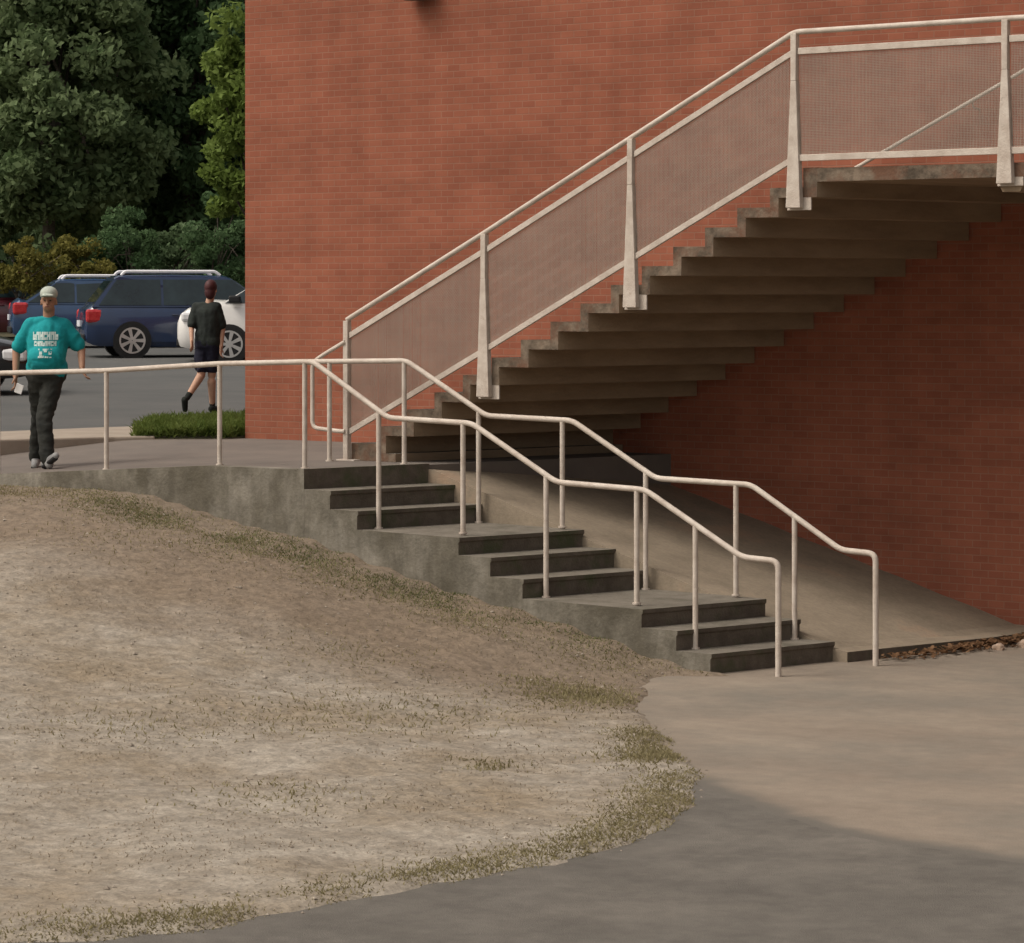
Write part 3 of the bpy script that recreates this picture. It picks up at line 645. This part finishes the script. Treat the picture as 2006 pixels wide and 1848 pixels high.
tree('broadleaf_tree', 'dark green tree partly hidden behind the brick building', 640, 84, 12, 7.0, 3.2, 5.0, LEAF2, 70, 200, .11)
tree('ochre_shrub', 'round ochre shrub behind the left end of the blue hatchback', 42, 72, 2.3, 1.55, .62, .85, LEAF4, 26, 170, .05, cr=.28, trunk=.04, cat='shrub')
tree('ochre_shrub', 'wider ochre shrub behind the roof of the blue hatchback', 150, 72.5, 2.3, 1.55, .85, .85, LEAF4, 34, 190, .05, cr=.28, trunk=.04, cat='shrub')
tree('green_shrub', 'mid green shrub behind the gap between the two blue cars', 250, 73.5, 3, 1.9, .95, 1.15, LEAF5, 36, 190, .06, cr=.35, trunk=.05, cat='shrub')
tree('green_shrub', 'dark shrub behind the roof of the longer blue car', 350, 74, 3, 1.8, .8, 1.1, LEAF2, 32, 190, .06, cr=.35, trunk=.05, cat='shrub')
tree('green_shrub', 'deep green shrub behind the white car, beside the brick corner', 440, 73, 3, 2.0, .95, 1.3, LEAF5, 36, 190, .06, cr=.35, trunk=.05, cat='shrub')
cl = []
for i in range(900):
    X = random.uniform(-46, 16); Y = 90 + random.uniform(0, 9); z = 1.2 + 15 * random.random() ** 1.3 ; p = cw(X, Y, z); cl.append((p.x, p.y, p.z, random.uniform(1.0, 1.9), 210))
wd = leaf_cloud('woodland', cl, LEAF2, .22); tag(wd, 'dense dark woodland behind the car park trees', 'woodland', kind='stuff')
# ------------------------------------------------------------------ cars
def paint(name, c, rough=.25):
    m = mat(name, c, tuple(x * 1.12 for x in c), 2, rough, spec=.5); m.node_tree.nodes['Principled BSDF'].inputs['Coat Weight'].default_value = .7; m.node_tree.nodes['Principled BSDF'].inputs['Coat Roughness'].default_value = .06; return m
BLUE = paint('navy_car_paint', (.012, .028, .075)); WHITE = paint('white_car_paint', (.74, .73, .70)); BLACK = paint('black_car_paint', (.012, .013, .015)); MAROON = paint('maroon_car_paint', (.07, .012, .02)); BLUE2 = paint('slate_blue_paint', (.022, .055, .125))
GLASS = mat('car_glass', (.010, .018, .022), (.02, .035, .04), 2, .04, spec=.6); TYRE = mat('tyre', (.015, .015, .015), (.025, .025, .025), 10, .85); RIM = mat('alloy', (.50, .50, .49), (.62, .61, .60), 8, .3, metal=.6)
REDL = mat('tail_lamp', (.42, .02, .03), (.50, .05, .05), 20, .15, spec=.6); CLEARL = mat('head_lamp', (.70, .71, .72), (.8, .8, .8), 20, .1, spec=.8); TRIM = mat('black_trim', (.015, .015, .016), (.02, .02, .02), 8, .6); RAILGLARE = mat('silver_rail_glare', (.72, .72, .75), (.80, .80, .82), 5, .35); PLATE = mat('plate', (.6, .62, .66), (.65, .66, .7), 5, .5)
def car(name, label, near_wheel, beta, P, L=4.5, Wd=1.82, roof=1.55, belt=1.0, hood=.95, tail=1.0, g=(-2.05, -1.6, .35, 1.15), wb=2.7, suv=True, rw=.33, side=-1, ref='rear', rails=False):
    """g: x of rear glass foot, rear roof edge, front roof edge, windscreen foot"""
    px, depth = near_wheel; yaw = A + beta; hw = Wd / 2; rear = -wb / 2 - .05; frw = wb / 2 - .05 + .0
    wx = rear if ref == 'rear' else frw
    p = cw((px - 1003) / F * depth, depth); c, s = math.cos(yaw), math.sin(yaw); lx, ly = wx, side * (hw - .1)
    loc = Vector((p.x - (c * lx - s * ly), p.y - (s * lx + c * ly), 0)); loc.z = lotz(loc.x, loc.y)
    root = empty(name, loc, yaw); tag(root, label, 'car')
    st_ = [(-L / 2, .42, tail - .38, hw * .80), (-L / 2 + .05, .30, tail - .12, hw * .90), (-L / 2 + .18, .24, tail - .02, hw * .965), (g[0] + .15, .22, belt, hw), (-.6, .20, belt - .01, hw), (.4, .20, belt - .02, hw), (g[3], .20, max(hood, belt - .05), hw), (g[3] + .25, .20, hood + .01, hw * .99), (L / 2 - .55, .22, hood - .06, hw * .97), (L / 2 - .2, .25, hood - .14, hw * .92), (L / 2 - .06, .28, hood - .24, hw * .84), (L / 2, .36, hood - .38, hw * .74)]
    b = MB(); V = []
    for x, zl, zt, h in st_:
        cs = [(0, zl), (h * .90, zl), (h * .985, zl + .10), (h, zl + (zt - zl) * .45), (h * .985, zt - .12), (h * .93, zt - .03), (h * .80, zt + .005), (0, zt + .03)]
        cs = cs + [(-y, z) for y, z in cs[-2:0:-1]]
        V += [(x, y, z) for y, z in cs]
    m_ = 14; Fc = [(i * m_ + j, i * m_ + (j + 1) % m_, (i + 1) * m_ + (j + 1) % m_, (i + 1) * m_ + j) for i in range(len(st_) - 1) for j in range(m_)]
    Fc += [tuple(range(m_))[::-1], tuple(range((len(st_) - 1) * m_, len(st_) * m_))]
    b.add(V, Fc); b.build('body', P, root, smooth=True)
    # greenhouse
    wbl, wtp = hw * .95, hw * .74; zb = belt - .04; zr = roof
    def yy(z): t = (z - zb) / (zr - zb); return wbl + (wtp - wbl) * t
    b = MB(); secs = [(g[0], zb, g[0], zb), (g[0], zb, g[1], zr - .05), (g[0], zb, g[1] + .12, zr - .01), (g[0], zb, (g[1] + g[2]) / 2, zr), (g[0], zb, g[2] - .1, zr - .02), (g[0], zb, g[2], zr - .06), (g[3], zb, g[3], zb)]
    V = [(g[0], -wbl, zb), (g[0], wbl, zb), (g[3], wbl, zb), (g[3], -wbl, zb)]
    ring = [(g[1], zr - .06, 1), (g[1] + .10, zr - .015, .96), ((g[1] + g[2]) / 2, zr, .95), (g[2] - .15, zr - .02, .95), (g[2], zr - .07, 1)]
    for x, z, k_ in ring: V += [(x, -wtp * 1.0, z - .03), (x, -wtp * .88, z), (x, wtp * .88, z), (x, wtp * 1.0, z - .03)]
    Fc = [(0, 1, 7, 6, 5, 4), (3, 2, 1, 0)]
    for i in range(4):
        a_ = 4 + i * 4
        for j in range(3): Fc.append((a_ + j, a_ + j + 1, a_ + j + 5, a_ + j + 4))
    e = 4 + 16; Fc += [(2, 3, e, e + 1, e + 2, e + 3), (0, 4, 8, 12, 16, 20, 3), (1, 2, 23, 19, 15, 11, 7)]
    b.add(V, Fc); b.build('cabin', P, root)
    # windows, a few millimetres proud of the cabin
    zwb, zwt = belt + .0, roof - .10
    def xe(z, front): t = (z - zb) / (zr - .06 - zb); return (g[3] + (g[2] - g[3]) * t) if front else (g[0] + (g[1] - g[0]) * t)
    xs_ = [xe(zwb, 0) + .10, -.85 if suv else -.55, -.80 if suv else -.50, .12, .17, xe(zwb, 1) - .06]
    for sgn in (-1, 1):
        for k0 in (0, 2, 4):
            x0, x1 = xs_[k0], xs_[k0 + 1]
            x0t = max(x0, xe(zwt, 0) + .08) if k0 == 0 else x0; x1t = min(x1, xe(zwt, 1) - .04)
            if k0 == 0: x0t = xe(zwt, 0) + .08
            Y0 = sgn * (yy(zwb) + .012); Y1 = sgn * (wtp + (wbl - wtp) * (zr - .09 - zwt) / (zr - zb) + .016)
            bb = MB(); o_ = sgn * -.02
            bb.hexa([(x0, Y0 + o_, zwb), (x1, Y0 + o_, zwb), (x1, Y0, zwb), (x0, Y0, zwb), (x0t, Y1 + o_, zwt), (x1t, Y1 + o_, zwt), (x1t, Y1, zwt), (x0t, Y1, zwt)]); bb.build('side_window', GLASS, root)
    for nm, fr in (('rear_window', 0), ('windscreen', 1)):
        bb = MB(); za, zc = (belt + .06, roof - .12); d = .012 * (1 if fr else -1)
        xa, xc = xe(za, fr) + d, xe(zc, fr) + d
        bb.hexa([(xa, -yy(za) * .88, za), (xa, yy(za) * .88, za), (xa - 3 * d, yy(za) * .88, za), (xa - 3 * d, -yy(za) * .88, za), (xc, -yy(zc) * .86, zc), (xc, yy(zc) * .86, zc), (xc - 3 * d, yy(zc) * .86, zc), (xc - 3 * d, -yy(zc) * .86, zc)]); bb.build(nm, GLASS, root)
    for sx in (rear, frw):
        for sgn in (-1, 1):
            # dark wheel opening, then tyre and rim
            def disc(r0, r1, y0, y1, n_=28, cx=sx):
                V = []
                for (r_, y_) in ((r0, y0), (r1, y0), (r1, y1), (r0, y1)):
                    V += [(cx + r_ * math.cos(6.2832 * j / n_), y_, rw + r_ * math.sin(6.2832 * j / n_)) for j in range(n_)]
                return V, [(q * n_ + j, q * n_ + (j + 1) % n_, ((q + 1) % 4) * n_ + (j + 1) % n_, ((q + 1) % 4) * n_ + j) for q in range(4) for j in range(n_)]
            bb = MB(); bb.add(*disc(.02, rw + .045, sgn * (hw - .25), sgn * (hw + .006))); bb.build('wheel_arch', TRIM, root)
            wh = MB(); wh.add(*disc(rw * .78, rw, sgn * (hw - .2), sgn * (hw + .012))); w_ = wh.build('wheel', TYRE, root, smooth=True)
            rr = MB(); rr.add(*disc(rw * .68, rw * .78, sgn * (hw - .15), sgn * (hw + .02))); rr.add(*disc(.01, .07, sgn * (hw - .1), sgn * (hw + .022)))
            for q in range(7):
                a_ = q * 6.2832 / 7; da = .16; y0, y1 = sgn * (hw - .02), sgn * (hw + .018)
                pts4 = [(sx + r_ * math.cos(a_ + t_), rw + r_ * math.sin(a_ + t_)) for r_, t_ in ((.05, -.5), (rw * .72, -da), (rw * .72, da), (.05, .5))]
                rr.hexa([(x, y0, z) for x, z in pts4] + [(x, y1, z) for x, z in pts4])
            rr.build('rim', RIM, w_)
    for sgn in (-1, 1):
        bb = MB(); bb.box(-L / 2 + .03, -L / 2 + .36, sgn * hw * .78, sgn * (hw * .99), tail - .36, tail - .10); bb.build('tail_light', REDL, root, bevel=.05)
        bb = MB(); bb.box(L / 2 - .46, L / 2 - .09, sgn * hw * .70, sgn * hw * .955, hood - .38, hood - .20); bb.build('headlight', CLEARL, root, bevel=.05)
        bb = MB(); bb.box(g[3] - .42, g[3] - .20, sgn * (hw + .01) - .03, sgn * (hw + .01) + .15 * sgn, belt + .0, belt + .14); bb.build('mirror', TRIM, root, bevel=.03)
        for xh in (-.55, .45):
            bb = MB(); bb.box(xh - .10, xh + .08, sgn * (hw + .002) - .012, sgn * (hw + .002) + .012, belt - .20, belt - .17); bb.build('door_handle', P, root, bevel=.005)
        if rails:
            bb = MB(); bb.tube(bend([(g[1] + .15, sgn * wtp * .85, zr - .02), (g[1] + .22, sgn * wtp * .85, zr + .06), (g[2] - .3, sgn * wtp * .85, zr + .06), (g[2] - .2, sgn * wtp * .85, zr - .02)], .05), .032, 6); bb.build('roof_rail', RAILGLARE, root)  # silver rails thickened and whitened to carry the pale sky reflection on the roof
    bb = MB(); bb.box(-L / 2 - .02, -L / 2 + .15, -hw * .8, hw * .8, .32, .46); bb.build('rear_bumper', TRIM, root, bevel=.03)
    bb = MB(); bb.box(L / 2 - .15, L / 2 + .02, -hw * .72, hw * .72, .28, .44); bb.build('front_bumper', TRIM, root, bevel=.03)
    bb = MB(); bb.box(-L / 2 - .03, -L / 2 + .1, -.26, .26, .60, .72); bb.build('number_plate', PLATE, root)
    return root
car('blue_wagon', 'longer navy blue car seen from the side, parked behind the teenager', (258, 60.6), R(14), BLUE, L=4.7, Wd=1.85, roof=1.62, belt=1.02, hood=.98, tail=1.04, g=(-2.2, -1.75, .55, 1.35), wb=2.75, rails=True)
car('blue_hatchback', 'slate blue hatchback directly behind the man in teal', (100, 67), R(12), BLUE2, L=4.4, Wd=1.8, roof=1.50, belt=.98, hood=.93, tail=1.08, g=(-2.0, -1.25, .35, 1.25), wb=2.6, rails=True)
car('white_car', 'white car cut off by the edge of the brick building', (450, 58.2), R(180), WHITE, L=4.6, Wd=1.85, roof=1.66, belt=1.10, hood=1.13, tail=1.05, g=(-2.05, -1.65, .66, 1.50), wb=2.7, side=1, ref='front')
car('maroon_car', 'dark maroon car at the left edge behind the blue hatchback', (-70, 72.5), R(8), MAROON, L=4.5, roof=1.62, belt=1.02, hood=.98, tail=1.05, g=(-1.9, -1.3, .4, 1.25))
car('black_car', 'black car nose just showing at the left edge beyond the walkway', (-60, 44), R(4), BLACK, L=4.4, roof=1.42, belt=.92, hood=.86, tail=.95, g=(-1.7, -1.0, .25, 1.0), ref='front')
# ------------------------------------------------------------------ people
def fuse(name, prims, m, parent, voxel=.01, smooth_it=4):
    """one continuous skin from tapered limbs: ('c', p0, r0, p1, r1) or ('e', centre, (rx, ry, rz))"""
    bm = bmesh.new()
    for pr in prims:
        if pr[0] == 'c':
            p0, r0, p1, r1 = Vector(pr[1]), pr[2], Vector(pr[3]), pr[4]; fl = pr[5] if len(pr) > 5 else 1.0
            d = p1 - p0; L = max(d.length, 1e-4); q = d.to_track_quat('Z', 'X').to_matrix().to_4x4(); n_ = 14; rings = []
            for k_ in range(5):
                a_ = math.pi / 2 * k_ / 4; rings.append((-math.cos(a_) * r0, max(math.sin(a_) * r0, .0005)))
            for k_ in range(5):
                a_ = math.pi / 2 * k_ / 4; rings.append((L + math.sin(a_) * r1, max(math.cos(a_) * r1, .0005)))
            vs = []
            for zz, rr in rings:
                row = []
                for j in range(n_):
                    v = Vector((rr * math.cos(6.2832 * j / n_), rr * math.sin(6.2832 * j / n_), zz)); v = q @ v + p0
                    row.append(bm.verts.new(v))
                vs.append(row)
            for a, b in zip(vs[:-1], vs[1:]):
                for j in range(n_): bm.faces.new((a[j], a[(j + 1) % n_], b[(j + 1) % n_], b[j]))
            bm.faces.new(vs[0][::-1]); bm.faces.new(vs[-1])
        else:
            r_ = bmesh.ops.create_uvsphere(bm, u_segments=20, v_segments=14, radius=1)
            for v in r_['verts']: v.co = Vector((v.co.x * pr[2][0], v.co.y * pr[2][1], v.co.z * pr[2][2])) + Vector(pr[1])
    me = bpy.data.meshes.new('t'); bm.to_mesh(me); bm.free(); t = bpy.data.objects.new('t', me); COL.objects.link(t)
    rm = t.modifiers.new('r', 'REMESH'); rm.mode = 'VOXEL'; rm.voxel_size = voxel; rm.use_smooth_shade = True
    sm = t.modifiers.new('s', 'SMOOTH'); sm.factor = .5; sm.iterations = smooth_it
    dg = bpy.context.evaluated_depsgraph_get(); dg.update(); me2 = bpy.data.meshes.new_from_object(t.evaluated_get(dg)); me2.name = name
    bpy.data.objects.remove(t); bpy.data.meshes.remove(me)
    if name in ('t_shirt', 'trousers', 'shorts'):
        for v in me2.vertices:
            c = v.co; q = (c.x * 9 + 3 * noise.noise(c * 4), c.y * 9, c.z * (5 if name == 't_shirt' else 16)); v.co = c + v.normal * (noise.noise(q) * .011 + noise.noise((q[0] * 2.3, q[1] * 2.3, q[2] * 2.3)) * .004)
    me2.materials.clear(); me2.materials.append(m); o = bpy.data.objects.new(name, me2); COL.objects.link(o); o.parent = parent; return o
SKIN = mat('skin_tan', (.30, .165, .105), (.36, .20, .13), 6, .6); SKIN2 = mat('skin_light', (.42, .25, .17), (.48, .29, .20), 6, .6)
TEAL = mat('teal_cotton', (.004, .21, .235), (.010, .29, .305), 5, .9, .3, 25); CHAR = mat('charcoal_cloth', (.018, .020, .018), (.032, .033, .028), 6, .9, .3, 25)
BLK = mat('black_cloth', (.014, .018, .017), (.025, .032, .028), 6, .9, .3, 25); NAVY = mat('navy_cloth', (.010, .010, .022), (.015, .016, .032), 6, .9); HAIR = mat('dark_auburn_hair', (.045, .012, .014), (.07, .02, .02), 20, .6)
CAPM = mat('pale_cap_cloth', (.33, .38, .33), (.45, .48, .42), 8, .9); SHOE = mat('grey_shoe', (.16, .16, .165), (.30, .30, .29), 9, .7); SOLE = mat('dark_sole', (.02, .02, .022), (.03, .03, .03), 9, .8); PRINT = mat('pale_shirt_print', (.42, .58, .56), (.55, .62, .58), 22, .9); WCARD = mat('white_paper', (.75, .74, .72), (.8, .79, .77), 9, .7); SOCK = mat('black_sock', (.012, .014, .013), (.02, .024, .02), 9, .9)
EYE = mat('eye_dark', (.02, .015, .012), (.03, .02, .015), 9, .3); LIP = mat('lip', (.22, .09, .07), (.25, .10, .08), 9, .5); BELTM = mat('belt', (.01, .012, .018), (.02, .02, .03), 9, .6)
def hand(wr, d, side, s=1.0, curl=.5, fwd=Vector((0, -1, 0))):
    """palm, four fingers of different length, thumb from the side of the palm"""
    wr = Vector(wr); d = Vector(d).normalized(); f = Vector(fwd); f = (f - d * f.dot(d)).normalized(); sd_ = d.cross(f)
    inn = sd_ * side; pr = []
    for k_ in (-1.5, -.5, .5, 1.5): pr.append(('c', wr + f * k_ * .014 * s, .017 * s, wr + d * .085 * s + f * k_ * .019 * s, .0125 * s))
    for k_, ln in zip((1.5, .5, -.5, -1.5), (.068, .078, .072, .055)):
        b0 = wr + d * .088 * s + f * k_ * .020 * s; m0 = b0 + (d * .85 + inn * .35 * curl) * ln * .5 * s; t0 = m0 + (d * .6 + inn * 1.0 * curl).normalized() * ln * .5 * s
        pr += [('c', b0, .0098 * s, m0, .0092 * s), ('c', m0, .0092 * s, t0, .0075 * s)]
    b0 = wr + d * .025 * s + f * .030 * s; m0 = b0 + (d * .6 + f * .75 + inn * .2).normalized() * .045 * s; t0 = m0 + (d * .9 + f * .2 + inn * .5 * curl).normalized() * .032 * s
    pr += [('c', b0, .014 * s, m0, .011 * s), ('c', m0, .011 * s, t0, .009 * s)]
    return pr
def head(c, s=1.0, face=True):
    c = Vector(c); pr = [('e', c + Vector((0, .015, .02)) * s, (.074 * s, .092 * s, .098 * s)), ('e', c + Vector((0, -.02, -.055)) * s, (.056 * s, .066 * s, .062 * s)), ('c', c + Vector((-.072, .01, .0)) * s, .012 * s, c + Vector((-.075, .015, -.035)) * s, .011 * s), ('c', c + Vector((.072, .01, .0)) * s, .012 * s, c + Vector((.075, .015, -.035)) * s, .011 * s)]
    if face: pr += [('c', c + Vector((0, -.078, .012)) * s, .010 * s, c + Vector((0, -.098, -.026)) * s, .014 * s), ('c', c + Vector((-.05, -.072, .022)) * s, .009 * s, c + Vector((.05, -.072, .022)) * s, .009 * s), ('c', c + Vector((-.02, -.078, -.056)) * s, .010 * s, c + Vector((.02, -.078, -.056)) * s, .010 * s)]
    return pr
# man walking: local x = viewer's right, -y = towards the viewer
depth = 30.6; p = cw((85 - 1003) / F * depth, depth); gz = walkz(p.x, p.y)
man = empty('person', (p.x, p.y, gz), A); tag(man, 'man in a teal printed t-shirt, dark trousers and pale cap walking on the walkway', 'person')
V3 = Vector
hd = V3((.055, -.02, 1.65)); shL, shR = V3((-.130, 0, 1.405)), V3((.205, .02, 1.405)); elL, wrL = V3((-.27, .02, 1.15)), V3((-.265, -.06, .91)); elR, wrR = V3((.365, .06, 1.17)), V3((.395, -.10, .99))
pel = V3((.03, 0, .93)); hL, hR = V3((-.055, .0, .88)), V3((.10, 0, .88)); knL, anL = V3((-.05, .10, .50)), V3((-.115, .26, .10)); knR, anR = V3((.03, -.14, .50)), V3((.075, -.25, .11))
body = head(hd) + [('c', hd + V3((0, .02, -.08)), .058, V3((.045, .02, 1.42)), .055), ('c', shL, .062, shR, .062), ('c', V3((.04, .01, 1.34)), .105, V3((.035, -.01, 1.08)), .125), ('c', V3((.03, -.01, 1.08)), .12, pel, .115),
    ('c', shL, .056, elL, .043), ('c', elL, .042, wrL, .029), ('c', shR, .056, elR, .043), ('c', elR, .042, wrR, .029),
    ('c', hL, .09, knL, .060), ('c', knL, .058, anL, .038), ('c', hR, .09, knR, .060), ('c', knR, .058, anR, .038)]
body += hand(wrL, (.05, -.12, -1), 1, 1.0, .9) + hand(wrR, (.35, -.35, -.75), -1, 1.0, .6)
fuse('body', body, SKIN, man, .0075, 3)
shirt = [('c', V3((.04, .01, 1.44)), .07, shL + V3((.0, 0, .012)), .068), ('c', V3((.04, .01, 1.44)), .07, shR + V3((0, 0, .012)), .068), ('c', V3((-.07, .01, 1.36)), .09, V3((.15, .02, 1.36)), .09), ('c', V3((-.045, .01, 1.33)), .125, V3((-.01, -.03, 1.10)), .150), ('c', V3((.13, .01, 1.33)), .125, V3((.08, -.03, 1.10)), .150), ('c', V3((.04, .0, 1.33)), .145, V3((.035, -.04, 1.10)), .17), ('c', V3((-.01, -.03, 1.12)), .150, V3((.08, -.03, 1.12)), .150), ('e', V3((.035, -.07, 1.08)), (.185, .18, .17)), ('c', V3((-.03, -.01, .98)), .145, V3((.10, -.01, .98)), .145),
    ('c', shL, .074, shL.lerp(elL, .80), .076), ('c', shR, .074, shR.lerp(elR, .80), .076), ('c', V3((.05, .02, 1.455)), .066, V3((.045, .01, 1.40)), .08)]
sh = fuse('t_shirt', shirt, TEAL, man, .011, 5)
# lettering block: irregular pale marks in two rows, wrapped on the chest surface
dg = bpy.context.evaluated_depsgraph_get(); dg.update()
pb = MB()
def on_shirt(x, z):
    ok, l_, nrm, _ = sh.ray_cast(V3((x, -1, z)), V3((0, 1, 0))); return l_.y - .004 if ok else None
for row, (z0_, z1_, xa, xb, nn_) in enumerate(((1.265, 1.345, -.085, .165, 7), (1.205, 1.255, -.07, .15, 8), (1.09, 1.18, -.02, .115, 3))):
    wdt = (xb - xa) / nn_
    for k_ in range(nn_):
        x0 = xa + k_ * wdt + wdt * .04; x1 = x0 + wdt * .92
        for (u0, u1, v0, v1) in ((0, .3, 0, 1), (.3, 1, .62 if (k_ + row) % 2 else .36, 1 if (k_ + row) % 2 else .70), (.55, 1, 0, 1) if k_ % 3 else (.3, 1, 0, .32)):
            P4 = [(x0 + (x1 - x0) * u, z0_ + (z1_ - z0_) * v) for u, v in ((u0, v0), (u1, v0), (u1, v1), (u0, v1))]
            Y4 = [on_shirt(x, z) for x, z in P4]
            if None in Y4: continue
            pb.add([(x, y, z) for (x, z), y in zip(P4, Y4)], [(0, 1, 2, 3)])
o = pb.build('shirt_print', PRINT, sh)
fuse('trousers', [('c', V3((-.035, .0, .93)), .135, V3((.10, .0, .93)), .135), ('c', hL, .108, knL, .085), ('c', knL, .084, anL + V3((0, 0, .0)), .072), ('c', hR, .108, knR, .085), ('c', knR, .084, anR + V3((0, 0, 0)), .072)], CHAR, man, .011, 4)
b = MB(); 
nn_ = 24; V = [(.033 + .205 * math.cos(6.2832 * j / nn_), -.005 + .15 * math.sin(6.2832 * j / nn_), z) for z in (.945, .985) for j in range(nn_)]
b.add(V, [(j, (j + 1) % nn_, nn_ + (j + 1) % nn_, nn_ + j) for j in range(nn_)]); b.build('belt', BELTM, man, smooth=True)
def shoe(an, tx, lift, m1, m2, parent, s=1.0):
    an = V3(an); t = V3(tx).normalized(); up = V3((0, 0, 1))
    heel = V3((an.x, an.y, .0)) + up * (.04 + max(0, an.z - .10)) - t * .05 * s; toe = heel + t * .24 * s + up * lift
    fuse('shoe', [('c', heel, .042 * s, toe, .036 * s), ('c', an - up * .01, .046 * s, heel + t * .1, .044 * s)], m1, parent, .008, 3)
    fuse('sole', [('c', heel - up * .026, .026 * s, toe - up * .022, .026 * s), ('c', heel - up * .026 + t.cross(up) * .02, .02 * s, toe - up * .022 + t.cross(up) * .02, .02 * s)], m2, parent, .008, 2)
shoe(anL, (.1, -1, 0), -.02, SHOE, SOLE, man); shoe(anR, (.55, -.8, 0), .09, SHOE, SOLE, man)
hz = hd + V3((0, .01, .055))
cap = fuse('cap', [('e', hz + V3((0, .005, .015)), (.088, .103, .075)), ('e', hz + V3((0, -.105, -.005)), (.07, .055, .012))], CAPM, man, .007, 2)
for sx in (-.028, .028):
    fuse('eye', [('e', hd + V3((sx, -.079, .002)), (.012, .006, .007))], EYE, man, .003, 1)
fuse('mouth', [('e', hd + V3((0, -.087, -.055)), (.022, .006, .005))], LIP, man, .003, 1)
# white folded paper held in the man's right hand
hp_ = wrL + V3((.05, -.12, -1)).normalized() * .12
cup = MB(); cup.hexa([(-.035, -.02, -.05), (.04, -.03, -.055), (.04, -.012, -.055), (-.035, -.004, -.05), (-.03, -.025, .045), (.045, -.03, .035), (.045, -.015, .035), (-.03, -.01, .045)])
co_ = cup.build('folded_paper', WCARD, bevel=.004); co_.location = man.matrix_basis @ (hp_ + V3((.035, -.03, 0))); co_.rotation_euler = (0, R(15), A)
tag(co_, "small white folded paper in the walking man's lowered hand", 'paper')
# teenager walking in the car park, seen from behind
depth = 39.2; p = cw((404 - 1003) / F * depth, depth)
kid = empty('person', (p.x, p.y, lotz(p.x, p.y)), A + R(168)); tag(kid, 'teenager in a black t-shirt and shorts crossing the car park by the brick corner', 'person')
hd = V3((-0.055, -0.03, 1.56)); shL, shR = V3((0.13, -0, 1.33)), V3((-0.14, -0, 1.33)); elL, wrL = V3((0.17, 0.08, 1.07)), V3((0.12, 0.22, .90)); elR, wrR = V3((-0.2, -0.05, 1.06)), V3((-0.205, 0.03, .83))
pel = V3((-0.02, -0, .88)); hL, hR = V3((0.05, -0, .85)), V3((-0.08, -0, .85)); knL, anL = V3((0.06, 0.02, .47)), V3((0.19, 0.2, .19)); knR, anR = V3((-0.055, -0.06, .47)), V3((-0.05, -0.1, .09))
body = head(hd, .95) + [('c', hd + V3((0, .01, -.08)), .048, V3((-.03, .0, 1.34)), .055), ('c', shL, .052, shR, .052), ('c', V3((-.02, 0, 1.26)), .095, V3((-.02, 0, 1.02)), .09), ('c', V3((-.02, 0, 1.02)), .09, pel, .10),
    ('c', shL, .046, elL, .036), ('c', elL, .035, wrL, .024), ('c', shR, .046, elR, .036), ('c', elR, .035, wrR, .024), ('c', hL, .085, knL, .052), ('c', knL + V3((.01, .02, -.02)), .055, anL, .034), ('c', hR, .085, knR, .052), ('c', knR + V3((0, .01, -.08)), .056, anR, .034)]
body += hand(wrL, (-.2, .5, -.8), -1, .9, .6) + hand(wrR, (0, .15, -1), 1, .9, .6)
fuse('body', body, SKIN2, kid, .0085, 3)
fuse('t_shirt', [('c', V3((-.12, 0, 1.33)), .072, V3((.10, 0, 1.33)), .072), ('c', V3((.03, 0, 1.26)), .115, V3((-.02, 0, .95)), .125), ('c', V3((-.07, 0, 1.26)), .115, V3((-.06, 0, .95)), .125), ('c', V3((-.02, 0, 1.26)), .125, V3((-.02, 0, .95)), .13), ('c', V3((.02, 0, 1.0)), .125, V3((-.06, 0, 1.0)), .125), ('c', V3((.02, 0, .90)), .13, V3((-.07, 0, .90)), .13), ('c', shL, .070, shL.lerp(elL, .8), .066), ('c', shR, .070, shR.lerp(elR, .8), .066)], BLK, kid, .012, 5)
fuse('shorts', [('c', V3((.03, 0, .87)), .125, V3((-.07, 0, .87)), .125), ('c', hL, .105, hL.lerp(knL, .72), .088), ('c', hR, .105, hR.lerp(knR, .72), .088)], NAVY, kid, .012, 4)
fuse('hair', [('e', hd + V3((0, .015, .03)), (.080, .098, .098)), ('e', hd + V3((0, .05, -.04)), (.068, .06, .09))], HAIR, kid, .009, 3)
dL = (knL - anL).normalized()
fuse('sock', [('c', anL + dL * .07, .041, anL, .038)], SOCK, kid, .009, 2); fuse('sock', [('c', anR + V3((0, 0, .10)), .040, anR, .038)], SOCK, kid, .009, 2)
tdir = V3((.25, -.25, -.8)).normalized()
fuse('shoe', [('c', anL + V3((.02, .03, -.02)), .044, anL + tdir * .16 + V3((0, -.02, 0)), .036)], SOCK, kid, .009, 2)
fuse('shoe', [('c', V3((anR.x, anR.y + .04, .045)), .044, V3((anR.x - .03, anR.y - .17, .04)), .038)], SOCK, kid, .009, 2)
